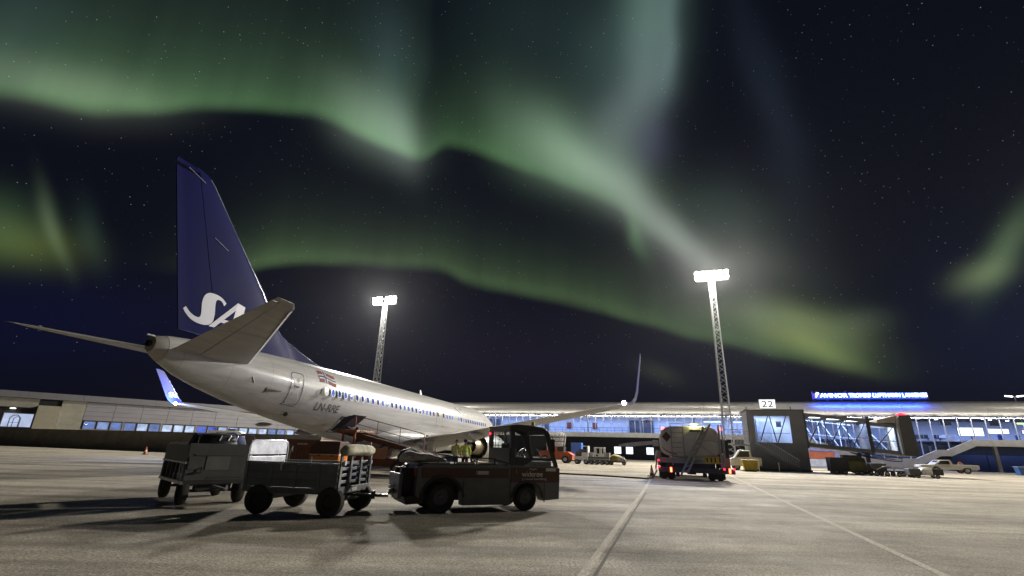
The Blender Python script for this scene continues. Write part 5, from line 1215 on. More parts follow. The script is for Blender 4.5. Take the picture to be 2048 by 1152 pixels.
# belt loader leading from the apron to the aft hold (local x towards starboard, away from the hold)
bl_o = Vector((-8.75, 27.6, 0))
bl = thing('belt_loader', 'orange belt loader with its conveyor raised to the rear cargo door', 'belt loader', bl_o, HEAD + rad(2))
ORG = mat('loader orange paint', (.30, .095, .03), .5, var=.22, scale=3)
BR_ = mat('loader rust red', (.17, .07, .04), .55, var=.25)
c0, c1 = Vector((-.45, 0, 2.18)), Vector((5.6, 0, .92))
dv = (c1 - c0).normalized()
for y in (-.42, .42): MB().bar(c0 + Vector((0, y, 0)), c1 + Vector((0, y, 0)), .06, .26).build('conveyor_beam', BR_, bl)
for y in (-.46,): MB().bar(c0 + Vector((.7, y, .15)), c1 + Vector((0, y, .15)), .03, .05).build('beam_edge', PALE, bl)
MB().bar(c0 + Vector((0, 0, .06)), c1 + Vector((0, 0, .06)), .76, .05).build('belt', RUBBER, bl)
for k in range(14):
    p = c0.lerp(c1, (k + .5) / 14); MB().tube(p + Vector((0, -.4, -.03)), p + Vector((0, .4, -.03)), .05).build('roller', STEEL, bl)
up = Vector((0, 0, 1)); a_ = c0 + dv * 1.2 + Vector((0, -.5, 0)); b_ = c0 + dv * 5.4 + Vector((0, -.5, 0))
MB().path([a_ + up * .25, a_ + up * .98, b_ + up * .98 + dv * -.1, b_ + up * .93, b_ + up * .1], .022).path([a_ + up * .58, b_ + up * .55], .016).build('handrail', ORG, bl)
for k in (.33, .66): 
    p = a_.lerp(b_, k); MB().tube(p + up * .1, p + up * .98, .02).build('rail_post', ORG, bl)
MB().box(-.1, 4.4, -.8, .9, .42, .80).build('chassis', BR_, bl, smooth=0, bevel=.02)
MB().box(3.9, 5.0, -.75, .8, .35, .78).build('front_deck', ORG, bl, smooth=0, bevel=.03)
MB().box(1.2, 2.9, -.82, -.2, .78, 1.25).build('engine_box', BR_, bl, smooth=0, bevel=.03)
MB().prism([(2.2, .78), (2.9, .78), (3.0, 1.32), (2.1, 1.32)], 'y', -.84, -.80).build('warning_panel', mat('pale orange panel', (.5, .30, .20), .5), bl, smooth=0)
for sx in (.25, .95): [MB().box(sx - .05, sx + .05, y, y + .1, .8, 2.05).build('cab_post', ORG, bl, smooth=0) for y in (-.86, .76)]
MB().box(.12, 1.08, -.88, .9, 2.05, 2.17).box(.12, 1.08, -.87, -.79, .8, 1.45).build('cab_frame', ORG, bl, smooth=0, bevel=.015)
MB().box(.30, .90, -.83, -.82, 1.45, 2.05).build('cab_window', TGL, bl, smooth=0)
MB().box(.35, .85, -.4, .2, 1.3, 1.36).box(.80, .86, -.4, .2, 1.36, 1.9).build('driver_seat', BLACK, bl, smooth=0)
MB().path([(1.15, -.85, .8), (1.15, -.85, 1.48), (1.2, -.85, 1.54), (1.95, -.85, 1.50), (2.0, -.85, 1.44), (2.0, -.85, .8)], .04).build('bumper_hoop', ALU, bl)
MB().prism([(-.75, 2.1), (.05, 2.42), (.70, 2.95), (.55, 2.98), (.0, 2.86), (-.7, 2.25)], 'y', -.5, .5).build('hood', mat('navy rain hood', (.02, .022, .05), .5, var=.4), bl, smooth=0)
MB().lathe([(.08, 0), (.08, .12), (.05, .16), (.001, .17)], (.85, -.5, 2.17), (0, 0, 1), 12).build('work_lamp', BLACK, bl)
MB().bar((1.6, -.5, .8), (2.6, -.5, 1.5), .08).bar((1.6, .5, .8), (2.6, .5, 1.5), .08).build('lift_arm', DARKM, bl)
for x in (.75, 3.6):
    for y in (-.78, .82): wheel(bl, x, y, .36, .36, .22, STEEL)

# ground crew
def person(label, loc, rz, jacket, trousers, hair, pose=0.0, scale=1.0):
    t = thing('person', label, 'person', loc, rz, 'ground crew under the wing')
    t.scale = (scale,) * 3
    def skin_obj(name, pts, edges, m_, parent, sub=2):
        me = bpy.data.meshes.new(name); me.from_pydata([p[:3] for p in pts], edges, []); o = bpy.data.objects.new(name, me); COL.objects.link(o); o.parent = parent
        md = o.modifiers.new('skin', 'SKIN'); md.use_smooth_shade = True; md.branch_smoothing = .6
        for i, p in enumerate(pts):
            r_ = p[3]; me.skin_vertices[0].data[i].radius = r_ if isinstance(r_, tuple) else (r_, r_); me.skin_vertices[0].data[i].use_root = (i == 0)
        sb = o.modifiers.new('subdivision', 'SUBSURF'); sb.levels = sub; sb.render_levels = sub
        me.materials.append(m_); return o
    lean = pose
    P_ = [(0, 0, .96, (.15, .11)), (0, .01, 1.12, (.135, .10)), (0, .02 + lean * .3, 1.34, (.165, .105)), (0, .01 + lean * .5, 1.47, (.085, .07)), (0, .02 + lean * .6, 1.53, .055), (0, .035 + lean * .7, 1.60, (.070, .08)), (0, .03 + lean * .7, 1.69, (.078, .095)), (0, .02 + lean * .7, 1.76, (.05, .06))]
    Ed = [(i, i + 1) for i in range(7)]
    for sx in (-1, 1):
        k = len(P_)
        P_ += [(sx * .19, .0 + lean * .4, 1.42, .062), (sx * .27, .02 + lean * .3, 1.16, .048), (sx * .25, .17 + lean * .4, .96, .036), (sx * .235, .225 + lean * .4, .90, (.028, .036))]
        Ed += [(3, k), (k, k + 1), (k + 1, k + 2), (k + 2, k + 3)]
        for f_, (dx, ln_) in enumerate(((-.030, .075), (-.010, .088), (.010, .082), (.028, .066))):
            q = len(P_); P_ += [(sx * .235 + dx, .245 + lean * .4, .872, .0095), (sx * .235 + dx, .265 + lean * .4, .872 - ln_ * .6, .0085), (sx * .235 + dx, .255 + lean * .4, .872 - ln_, .0075)]
            Ed += [(k + 3, q), (q, q + 1), (q + 1, q + 2)]
        q = len(P_); P_ += [(sx * .235 - sx * .035, .235 + lean * .4, .90, .011), (sx * .235 - sx * .055, .25 + lean * .4, .86, .009)]; Ed += [(k + 3, q), (q, q + 1)]
        k = len(P_)
        P_ += [(sx * .095, 0, .88, .085), (sx * .105, .02, .50, .058), (sx * .11, -.01, .10, .042), (sx * .115, .12, .04, (.045, .035))]
        Ed += [(0, k), (k, k + 1), (k + 1, k + 2), (k + 2, k + 3)]
    body = skin_obj('body', P_, Ed, mat('skin', (.42, .26, .19), .55, var=.06), t)
    J = [(0, 0, .86, (.185, .145)), (0, .0, 1.05, (.18, .14)), (0, .02 + lean * .3, 1.32, (.20, .145)), (0, .01 + lean * .5, 1.45, (.115, .095))]; Je = [(0, 1), (1, 2), (2, 3)]
    for sx in (-1, 1):
        k = len(J); J += [(sx * .20, .0 + lean * .4, 1.41, .088), (sx * .28, .02 + lean * .3, 1.16, .074), (sx * .255, .15 + lean * .4, .985, .06)]; Je += [(3, k), (k, k + 1), (k + 1, k + 2)]
    jk = skin_obj('jacket', J, Je, jacket, t)
    bd = mat('reflective tape', (.55, .55, .52), .35)
    for z, r_, ry in ((.98, .195, .155), (1.16, .20, .157)): MB().loft([[(math.cos(2 * PI * i / 20) * r_, .01 + lean * .15 + math.sin(2 * PI * i / 20) * ry, z + dz) for i in range(20)] for dz in (0, .05)], cap=False).build('reflective_band', bd, jk)
    T_ = [(0, 0, .95, (.165, .125)), (.095, 0, .82, .105), (.108, .02, .5, .082), (.112, -.01, .09, .07), (-.095, 0, .82, .105), (-.108, .02, .5, .082), (-.112, -.01, .09, .07)]
    skin_obj('trousers', T_, [(0, 1), (1, 2), (2, 3), (0, 4), (4, 5), (5, 6)], trousers, t)
    for sx in (-1, 1): MB().loft([[(sx * .115 + math.cos(2 * PI * i / 12) * w_, y + math.sin(2 * PI * i / 12) * l_, z) for i in range(12)] for z, w_, l_, y in ((0, .055, .15, .06), (.03, .06, .155, .06), (.07, .055, .13, .045), (.12, .05, .07, 0), (.18, .05, .06, -.01))]).build('boot', BLACK, t)
    hy = .03 + lean * .7
    cap_ = MB().lathe([(.105, 0), (.112, .03), (.105, .09), (.07, .135), (.001, .15)], (0, hy, 1.675), (0, 0, 1), 18).build('knitted_cap', hair, t)
    MB().loft([[(x, hy + .085 + d_, z) for x in (-.014 * k_, 0, .014 * k_)] for z, d_, k_ in ((1.69, .0, .6), (1.665, .02, .9), (1.645, .028, 1.1), (1.635, .01, 1))], closed=False, cap=False).build('nose', mat('skin', (.42, .26, .19), .55), t)
    for sx in (-1, 1):
        MB().lathe([(.001, 0), (.012, .004), (.001, .008)], (sx * .03, hy + .092, 1.685), (0, 1, 0), 8).build('eye', BLACK, t)
        MB().lathe([(.001, 0), (.022, .008), (.028, .016), (.001, .02)], (sx * .075, hy - .005, 1.66), (sx, 0, 0), 10).build('ear', mat('skin', (.42, .26, .19), .55), t)
    return t
HV = mat('hi vis yellow', (.72, .80, .06), .6, var=.15, scale=6); HV2 = mat('hi vis pale yellow', (.60, .62, .20), .6, var=.15, scale=6)
NVT = mat('navy trousers', (.02, .024, .04), .8)
person('person in bright hi-vis jacket and dark cap seen from behind near the engine', (-2.45, 29.6, 0), rad(10), HV, NVT, mat('dark knit', (.02, .02, .022), .9), .05, 1.06)
person('person in pale hi-vis jacket and brown cap just left of the other', (-3.12, 30.6, 0), rad(-25), HV2, NVT, mat('brown knit', (.16, .10, .07), .9), .10, 1.06)

# dark baggage tug and dolly standing by the main gear
tg = thing('baggage_tug', 'small dark tug with a bright headlamp beside the main landing gear', 'tug', (-4.6, 30.6, 0), rad(20))
MB().prism([(-1.0, .35), (1.2, .35), (1.25, .95), (.9, 1.02), (.1, 1.05), (-.1, .8), (-1.0, .8)], 'y', -.6, .6).build('body', mat('tug dark blue', (.03, .04, .06), .45), tg, smooth=0, bevel=.03)
MB().box(-.45, .05, -.4, .4, .8, .92).box(-.55, -.45, -.4, .4, .8, 1.3).build('seat', BLACK, tg, smooth=0, bevel=.03)
MB().path([(.25 + .05 * math.cos(a), .17 * math.sin(a), 1.2 + .16 * math.cos(a)) for a in [2 * PI * i / 16 for i in range(17)]], .015).tube((.25, 0, 1.2), (.5, 0, 1.0), .02).build('steering_wheel', BLACK, tg)
MB().lathe([(.001, 0), (.08, .0), (.09, .04), (.001, .05)], (-.15, -.64, 1.06), (0, -1, 0), 14).build('headlamp', emat('tug headlamp', (.9, .95, 1), 9), tg)
for x in (-.65, .85):
    for y in (-.58, .58): wheel(tg, x, y, .28, .28, .2, STEEL)

# fuel hose on the ground, cones
hz = [AP(-1.3, 30.9, .5), AP(-1.5, 30.7, .12), AP(-1.9, 30.8, .04), AP(-3.2, 31.2, .04), AP(-5.2, 31.9, .04), AP(-7.6, 32.2, .04), AP(-10, 31.2, .04), AP(-12.5, 30.0, .04)]
tag(MB().path(hz, .045, 8).build('fuel_hose', BLACK, None), 'long black fuel hose lying on the apron left of the fuel truck', 'hose')
CON = mat('traffic cone orange', (.55, .12, .03), .55); 
def cone(loc, label):
    t = thing('traffic_cone', label, 'traffic cone', loc, rad(20), 'traffic cones on the apron')
    MB().box(-.22, .22, -.22, .22, 0, .05).build('base', BLACK, t, smooth=0, bevel=.01)
    MB().lathe([(.16, .05), (.125, .22)], (0, 0, 0), (0, 0, 1), 16).lathe([(.09, .40), (.03, .70), (.001, .71)], (0, 0, 0), (0, 0, 1), 16).build('shell', CON, t)
    MB().lathe([(.126, .22), (.091, .40)], (0, 0, 0), (0, 0, 1), 16).build('white_collar', WHITE, t)
cone((-33.6, 47.4, 0), 'orange traffic cone standing before the low concrete wall')
cone((9.46, 33.4, 0), 'traffic cone beside the fuel truck and its hose')

# ------------------------------------------------------------------ fuel truck seen from behind
ft = thing('fuel_truck', 'pale airport fuel tanker with red tail lamps and a slanting ladder seen from behind', 'fuel truck', AP(.63, 31.25), HEAD)
TNK = mat('tank pale paint', (.47, .46, .43), .42, var=.10, scale=1.2, coat=.1)
FTD = mat('truck chassis', (.028, .028, .03), .55)
FTG = mat('truck grey', (.24, .24, .245), .5, var=.15)
def tank_ring(y, k): return [(1.72 * k * math.copysign(abs(math.cos(a)) ** .55, math.cos(a)), y, 2.14 + .90 * k * math.copysign(abs(math.sin(a)) ** .55, math.sin(a))) for a in [2 * PI * i / 40 for i in range(40)]]
MB().loft([tank_ring(y, k) for y, k in ((.40, .02), (.37, .45), (.35, .80), (.36, .93), (.40, .975), (.50, 1.0), (6.6, 1.0), (6.72, .97))]).build('tank', TNK, ft, smooth=45)
bd_ = MB()
for y in (.50, 2.5, 4.5): bd_.loft([tank_ring(y, 1.012), tank_ring(y + .07, 1.012)], cap=False)
bd_.build('tank_band', ALU, ft, smooth=45)
st = [(1.60 * math.copysign(abs(math.cos(a)) ** .72, math.cos(a)), 2.14 + .80 * math.copysign(abs(math.sin(a)) ** .72, math.sin(a))) for a in [PI + .28 + (PI - 2.2) * i / 16 for i in range(17)]]
MB().loft([[(x, .335, z) for x, z in st], [(x, .335, z + .055) for x, z in st]], cap=False, closed=False).build('dark_stripe', FTD, ft, smooth=0)
MB().box(-1.85, 2.3, .05, .30, .42, .70).build('bumper', FTD, ft, smooth=0, bevel=.02)
MB().box(-1.3, 1.3, .3, 8.8, .62, .95).build('chassis', FTD, ft, smooth=0)
MB().box(-1.75, 1.85, .20, .34, .94, 1.0).box(-1.7, -.2, .28, .9, 1.0, 1.22).build('rear_step', FTG, ft, smooth=0)
for x in (-1.60, -1.16, 1.12, 1.56):
    for y in (1.15,): wheel(ft, x, y, .50, .50, .34, FTG, axis='x')
for x in (-1.45, 1.45): wheel(ft, x, 7.2, .50, .50, .34, FTG, axis='x')
MB().tube((-1.5, 1.15, .5), (1.5, 1.15, .5), .10).box(-.25, .25, 1.0, 1.3, .3, .7).build('axle', FTD, ft)
for x in (-1.38, 1.34): MB().box(x - .46, x + .46, .52, .55, .10, .62).build('mudflap', BLACK, ft, smooth=0)
for x in (-.9, .6): MB().box(x, x + .22, .7, 1.0, .18, .46).build('underbody_box', FTD, ft, smooth=0, bevel=.02)
# slanting ladder, upright ladder, side posts
def ladder(name, p, q, wv, n, r, m_):
    p, q, wv = Vector(p), Vector(q), Vector(wv); b = MB()
    for s_ in (-1, 1): b.bar(p + wv * s_, q + wv * s_, r * 2, r * 2.6)
    o = b.build(name, m_, ft)
    for i in range(n):
        c = p.lerp(q, (i + .5) / n); MB().tube(c - wv, c + wv, r * .7, n=6).build('rung', m_, o)
ladder('ladder', (-.42, -.02, .36), (1.02, .26, 3.06), (.19, 0, .08), 9, .04, FTG)
ladder('ladder', (-.68, .24, .80), (-.66, .30, 3.06), (.34, 0, 0), 8, .022, FTG)
MB().box(1.60, 1.70, .2, .3, .62, 3.1).box(1.78, 1.84, .2, .3, .62, 3.1).build('hose_post', FTG, ft, smooth=0)
MB().path([(.5, .28, 2.06), (.7, .2, 2.2), (1.2, .2, 2.2), (1.62, .24, 2.16)], .025).path([(.55, .28, 2.0), (1.3, .24, 1.4), (1.62, .24, 1.3)], .02).build('hand_rail', FTG, ft)
MB().path([(-1.05, .5, 2.95), (-1.05, .5, 3.16), (1.2, .5, 3.16), (1.2, .5, 2.95)], .022).path([(-1.05, 4.5, 3.16), (-1.05, .5, 3.16)], .022).path([(1.2, 4.5, 3.16), (1.2, .5, 3.16)], .022).box(-.9, 1.0, .6, 6, 2.98, 3.03).build('top_walkway', mat('lamp yellow walkway', (.50, .46, .05), .5), ft)  # railings coloured yellow for the lamp light falling on them
MB().box(1.92, 2.10, .3, .8, 1.28, 2.28).build('hose_cabinet', FTD, ft, smooth=0, bevel=.01)
for q in ((1.84, 2.12, .4, 3.2, .64, 1.5), (-1.9, -1.74, .9, 3.4, .75, 1.6)): MB().box(*q).build('side_locker', FTG, ft, smooth=0, bevel=.02)
MB().box(.05, .82, .26, .34, 2.70, 2.82).build('inspection_bar', FTD, ft, smooth=0, bevel=.015)
yb = MB().box(.74, 1.52, .14, .17, .96, 1.34).build('warning_plate', mat('warning yellow', (.42, .30, .02), .5, var=.15), ft, smooth=0)
for k in range(3): MB().box(.84 + k * .22, .92 + k * .22, .132, .14, 1.02, 1.28).build('plate_mark', FTD, yb, smooth=0)
MB().loft([[(-1.28 + x, y, 2.40 + z) for x, z in ((0, .30), (.27, 0), (0, -.30), (-.27, 0))] for y in (.315, .347)]).build('hazard_diamond', mat('dark hazard label', (.07, .022, .022), .5), ft, smooth=0)
TAIL = emat('tail lamp', (1, .015, .06), 5); TAILO = emat('brake lamp', (1, .13, .05), 8)
rl_ = MB().lathe([(.001, -.02), (.045, -.015), (.055, .0), (.055, .04)], (0, 0, 0), (0, 1, 0), 12).mesh('tail_lamp'); bl_ = MB().box(-.05, .05, -.02, .02, -.13, .13).mesh('brake_lamp', 0)
for x, z in ((-1.80, 1.06), (-1.81, .70), (1.74, .68), (2.26, .70)): obj('tail_lamp', rl_, TAIL, ft, loc=(x, .03, z))
for x, z in ((-1.14, .56), (2.02, .60)): obj('brake_lamp', bl_, TAILO, ft, loc=(x, .03, z))
for x in (-1.46, 1.78):
    MB().lathe([(.10, 0), (.10, .10), (.06, .16), (.001, .18)], (x, .5, 2.80 if x < 0 else 2.82), (0, 0, 1), 12).build('beacon', emat('top red lamp', (1, .12, .12), 6), ft)
MB().lathe([(.001, -.03), (.09, -.02), (.10, .03), (.001, .05)], (.34, .44, 3.06), (0, 1, 0), 12).build('work_lamp', emat('work lamp', (1, .92, .45), 16), ft)
point_light('work_glow', (.34, .25, 3.12), 25, (1, .9, .35), .05, ft)
for x in (-1.80, 2.2): point_light('tail_glow', (x, -.12, .62), 1.6, (1, .05, .10), .05, ft)
MB().loft([[(-1.95 - 2.25 * k, .8, 2.06 - .22 * k + s_ * (.05 + .07 * math.sin(PI * (.15 + .8 * k))) * (1 if k < .98 else .2)) for s_ in (-1, 1)] + [(-1.95 - 2.25 * k, .86, 2.06 - .22 * k + s_ * (.05 + .07 * math.sin(PI * (.15 + .8 * k))) * (1 if k < .98 else .2)) for s_ in (1, -1)] for k in (0, .2, .4, .6, .8, .95, 1)]).box(-2.12, -1.78, .6, 1.0, 1.85, 2.2).build('side_boom', STEEL, ft, bevel=.01)
MB().path([(-1.9, .6, 1.6), (-1.98, .5, 1.2), (-1.95, .4, .9), (-2.0, .2, .6), (-1.95, -.2, .45)], .05, 8).build('hose_reel_hose', mat('pale hose', (.4, .38, .3), .6), ft)
MB().box(-1.3, 1.3, 7.0, 8.9, .7, 2.6).build('driver_cab', TNK, ft, smooth=0, bevel=.12)
MB().box(-1.31, 1.31, 7.5, 8.6, 1.7, 2.3).build('cab_glazing', mat('black glass', (.01, .01, .012), .1), ft, smooth=0)

# ------------------------------------------------------------------ parked vehicles
def car_body(t, side, w_, m_, glassm, bevel=.04): 
    return MB().prism(side, 'y', -w_ / 2, w_ / 2).build('body', m_, t, bevel=bevel)
CAMBER = mat('off white vehicle paint', (.58, .56, .51), .35, coat=.4, var=.08)
BGL = mat('dark vehicle glass', (.012, .013, .016), .08, spec=.8)
pk = thing('pickup_truck', 'off white pickup truck parked under the stair end of the terminal', 'pickup truck', (55.55, 64.05, 0), HEAD)
pk.scale = (1.06, 1, .98)
prp = [(-2.95, .42), (-2.98, .78), (-2.85, .93), (-1.55, 1.02), (-.98, 1.50), (-.80, 1.58), (-.02, 1.60), (.14, 1.54), (.24, 1.04), (2.66, 1.04), (2.72, .55), (2.05, .50)] + arc(1.52, .38, .44, 15, 165, 8) + [(-.95, .42)] + arc(-1.42, .38, .44, 15, 165, 8)
for y0, y1 in ((-.93, -.50), (.50, .93)): MB().prism(prp, 'y', y0, y1).build('body_side', CAMBER, pk, bevel=.035)
MB().prism([(-2.95, .42), (-2.98, .78), (-2.85, .93), (-1.55, 1.02), (-.98, 1.50), (-.80, 1.58), (-.02, 1.60), (.14, 1.54), (.24, .62), (2.6, .62), (2.72, .55), (2.6, .42)], 'y', -.495, .495).build('body_core', CAMBER, pk)
MB().box(2.60, 2.71, -.88, .88, .55, 1.03).build('tailgate', CAMBER, pk, smooth=0, bevel=.03)
for y in (-.935, .932): MB().prism([(-1.25, 1.04), (-.88, 1.47), (-.06, 1.50), (-.02, 1.06)], 'y', y, y + .004).build('side_window', BGL, pk, smooth=0)
MB().add([(-1.50, -.78, 1.05), (-1.50, .78, 1.05), (-.97, .68, 1.52), (-.97, -.68, 1.52)], [(0, 1, 2, 3)]).build('windscreen', BGL, pk, smooth=0)
for x in (-1.42, 1.52):
    for y in (-.82, .82): wheel(pk, x, y, .36, .36, .24, ALU, rimr=.64)
MB().box(-3.03, -2.93, -.88, .88, .36, .60).build('bumper', mat('grey plastic', (.06, .06, .06), .5), pk, smooth=0, bevel=.03)
for y in (-.72, .72): MB().box(-2.99, -2.80, y - .18, y + .18, .74, .88).build('headlight', mat('headlight glass', (.7, .7, .72), .15, .3), pk, smooth=0, bevel=.02)
MB().box(2.70, 2.74, -.9, -.78, .75, 1.0).build('tail_lamp', mat('amber lens', (.5, .2, .02), .3), pk, smooth=0)
MB().box(-1.0, -.84, -1.08, -.94, 1.08, 1.22).build('mirror', BLACK, pk, smooth=0, bevel=.02)
MB().bar((-.95, -.934, .84), (-.1, -.934, .84), .004, .05).build('door_print', mat('grey print', (.2, .19, .18), .5), pk, smooth=0)
cg = thing('cargo_sack', 'reddish sack lying in the bed of the off white pickup', 'sack', AP(0, 0), 0)
cg.location = Vector((55.55, 64.05, 0)) + EX * 1.4 + Vector((0, 0, .62)); cg.rotation_euler = (0, 0, HEAD)
MB().loft([[(math.cos(a) * w_ + .02 * math.sin(5 * a), math.sin(a) * w_ * .8, z) for a in [2 * PI * i / 14 for i in range(14)]] for z, w_ in ((0, .30), (.25, .36), (.55, .30), (.72, .12), (.80, .15))]).build('sack', mat('red brown sack', (.22, .09, .06), .8, var=.3), cg, smooth=60)

vn = thing('van', 'white van whose roof shows over the concrete wall behind the bags', 'van', (-33.1, 60.6, 0), rad(14))
MB().prism([(-2.4, .4), (2.3, .4), (2.45, .9), (1.75, 1.5), (1.1, 2.42), (.8, 2.52), (-2.2, 2.55), (-2.4, 2.4)], 'y', -.95, .95).build('body', WHITE, vn, bevel=.08)
MB().box(.02, .95, -.958, -.95, 1.6, 2.25).box(-1.5, -.6, -.958, -.95, 1.7, 2.3).build('side_window', BGL, vn, smooth=0)
MB().box(-.5, .3, -.3, .3, 2.53, 2.75).build('roof_unit', DARKM, vn, smooth=0, bevel=.03)
for x in (-1.5, 1.5):
    for y in (-.85, .85): wheel(vn, x, y, .34, .34, .22, STEEL)

# far side of the stand: orange hose carrier, white tug with flat cars, covered dolly
oc = thing('hose_carrier', 'orange service vehicle carrying tall hooped steel pipes past the tractor', 'service vehicle', AP(-13.6, 58.4), HEAD)
MB().prism([(-2.0, .35), (1.9, .35), (1.95, .95), (1.4, 1.25), (.2, 1.30), (.1, 1.75), (-.9, 1.8), (-1.0, 1.35), (-2.0, 1.3)], 'y', -.8, .8).build('body', mat('carrier orange', (.48, .10, .03), .45, var=.2), oc, bevel=.05)
MB().box(.12, .9, -.7, .7, 1.25, 1.8).build('control_box', DARKM, oc, smooth=0, bevel=.04)
for x in (-1.3, 1.1):
    for y in (-.78, .78): wheel(oc, x, y, .42, .42, .26, ALU)
for i in range(9):
    x0 = -1.3 + .26 * i; MB().path([(x0 * .72 - .1, -.5 + .1 * (i % 3), 1.3), (x0 * .9, -.45, 2.2), (x0 * .95 - .06, -.3, 3.0), (x0 * .9 + .08, .05, 3.35 + .05 * (i % 2)), (x0 * .9 + .22, .35, 3.05), (x0 * .85, .5, 1.4)], .075, 8).build('hooped_pipe', mat('bright pipe', (.62, .62, .62), .4, .2), oc)
for z in (1.75, 2.35, 2.8): MB().bar((-1.25, -.5, z), (1.05, -.5, z + .05), .06).build('pipe_rack', DARKM, oc)
bx = thing('container', 'bright blue container between the orange vehicle and the white tug', 'container', AP(-12.2, 63.5), HEAD)
MB().box(-.7, .62, -.6, .6, .12, 2.35).build('shell', mat('bright blue paint', (.06, .17, .62), .45, var=.1), bx, smooth=0, bevel=.03)
for k in range(5): MB().box(-.6 + k * .25, -.52 + k * .25, -.63, -.6, .3, 2.2).build('rib', mat('bright blue paint', (.06, .17, .62), .45), bx, smooth=0)
wt = thing('airport_tug', 'white tug with open frame beside the blue container', 'tug', AP(-10.45, 57.4), HEAD)
MB().box(-.85, .0, -.6, .6, .45, .85).box(.0, .72, -.62, .62, .35, 1.25).build('body', WHITE, wt, smooth=0, bevel=.05)
MB().box(.62, .74, -.6, .6, 1.25, 1.95).box(.14, .74, -.6, .6, 1.88, 1.96).build('cab_frame', WHITE, wt, smooth=0, bevel=.02)
MB().box(-.7, .1, -.4, .4, .85, 1.35).box(-.3, .5, -.5, .5, 1.25, 1.6).build('engine', mat('engine clutter', (.07, .07, .075), .5, var=.6, scale=8), wt, smooth=0, bevel=.05)
for x in (-.55, .45):
    for y in (-.55, .55): wheel(wt, x, y, .26, .26, .18, STEEL)
fd = thing('flat_car', 'dark flat equipment car with a small white cab and pale crates', 'equipment car', AP(-8.55, 57.7), HEAD)
MB().box(-1.25, 1.15, -.7, .7, .42, .82).build('deck', mat('car grey', (.10, .10, .105), .5, var=.2), fd, smooth=0, bevel=.03)
MB().bar((-1.2, -.71, .58), (1.1, -.71, .58), .01, .04).build('deck_strip', ALU, fd)
for x in (-.9, -.3, .3, .85):
    for y in (-.6, .6): wheel(fd, x, y, .22, .22, .16, STEEL)
for x in (-.46, .10, .52): [MB().bar((x, y, .83), (x - (.06 if x < 0 else -.03), y, 1.78), .08).build('cab_post', WHITE, fd) for y in (-.5, .5)]
MB().box(-.56, .62, -.56, .56, 1.74, 1.84).box(-.5, .56, -.55, -.47, .83, 1.16).build('cab_shell', WHITE, fd, smooth=0, bevel=.02)
MB().lathe([(.13, 0), (.13, .012)], (-.22, -.565, .98), (0, 1, 0), 5).build('star_emblem', DARKM, fd)
for i, (x, lab) in enumerate(((-.95, 'pale crate on the flat car left of its white cab'), (.92, 'pale crate on the flat car right of its white cab'))):
    c = thing('crate', lab, 'crate', AP(-8.55 + x, 57.7, .82), HEAD, 'crates on the flat car')
    for k in range(3): MB().box(-.24, .24, -.4, .4, k * .16, k * .16 + .14).build('crate_board', mat('pale crate', (.34, .34, .34), .6, var=.2), c, smooth=0, bevel=.01)
    MB().box(-.20, .20, -.36, .36, .01, .45).build('crate_core', CDK, c, smooth=0)
dl_ = thing('covered_dolly', 'low dolly with a dull yellow cover right of the flat car', 'dolly', AP(-6.65, 58.4), HEAD)
MB().box(-.95, .95, -.7, .7, .28, .38).build('deck', CDK, dl_, smooth=0)
MB().loft([[(x, y * w_, z + h_ * (1 - abs(y) * .7)) for y in (-1, -.5, 0, .5, 1)] + [(x, y * w_, .38) for y in (1, 0, -1)] for x, w_, z, h_ in ((-.9, .6, .75, .1), (-.4, .66, .95, .22), (.1, .66, .85, .25), (.9, .6, .6, .1))]).build('cover', mat('dull yellow cover', (.20, .155, .05), .7, var=.35), dl_, smooth=50)
for k in range(5): MB().box(.12 + k * .15, .2 + k * .15, -.72, -.70, .38, .95).build('side_bar', STEEL, dl_, smooth=0)
for x in (-.7, .7):
    for y in (-.6, .6): wheel(dl_, x, y, .17, .17, .12, STEEL)

# under and beside the jet bridge
wv = thing('van', 'white pickup van half hidden behind the fuel truck by the bridge', 'van', AP(6.4, 57.0), HEAD)
MB().prism([(-1.5, .4), (1.4, .4), (1.4, 1.25), (.55, 1.3), (.45, 1.92), (-.55, 1.95), (-1.1, 1.2), (-1.5, 1.1)], 'y', -.85, .85).build('body', WHITE, wv, bevel=.06)
MB().prism([(-.92, 1.25), (-.5, 1.82), (.3, 1.82), (.3, 1.28)], 'y', -.86, -.852).build('side_window', mat('warm cab glass', (.06, .055, .035), .15), wv, smooth=0)
for x in (-.95, .95):
    for y in (-.75, .75): wheel(wv, x, y, .33, .33, .2, STEEL)
yx = thing('yellow_bin', 'open yellow skip bin at the foot of the bridge platform', 'skip bin', AP(6.35, 53.6), HEAD)
MB().loft([[(sx * w_, sy * .5, z) for sx, sy in ((-1, -1), (1, -1), (1, 1), (-1, 1))] for z, w_ in ((.12, .52), (1.05, .72))]).build('shell', mat('skip yellow', (.42, .30, .02), .5, var=.2), yx, smooth=0, bevel=.02)
for x in (-.3, .35): MB().box(x - .04, x + .04, -.56, -.5, .1, 1.0).build('rib', mat('skip yellow', (.42, .30, .02), .5), yx, smooth=0)
MB().box(-.5, .5, -.4, .4, .0, .12).build('runner', CDK, yx, smooth=0)
bp_ = MB().tube((0, 0, 0), (0, 0, .85), .05).mesh('bollard')
for i, (s_, lab) in enumerate(((7.35, 'pale slim bollard left of the bridge stairs'), (9.1, 'pale slim bollard in front of the bridge stairs'))): 
    o = tag(obj('bollard', bp_, WHITE, None, loc=AP(s_, 55.2)), lab, 'bollard', 'bollards by the bridge')
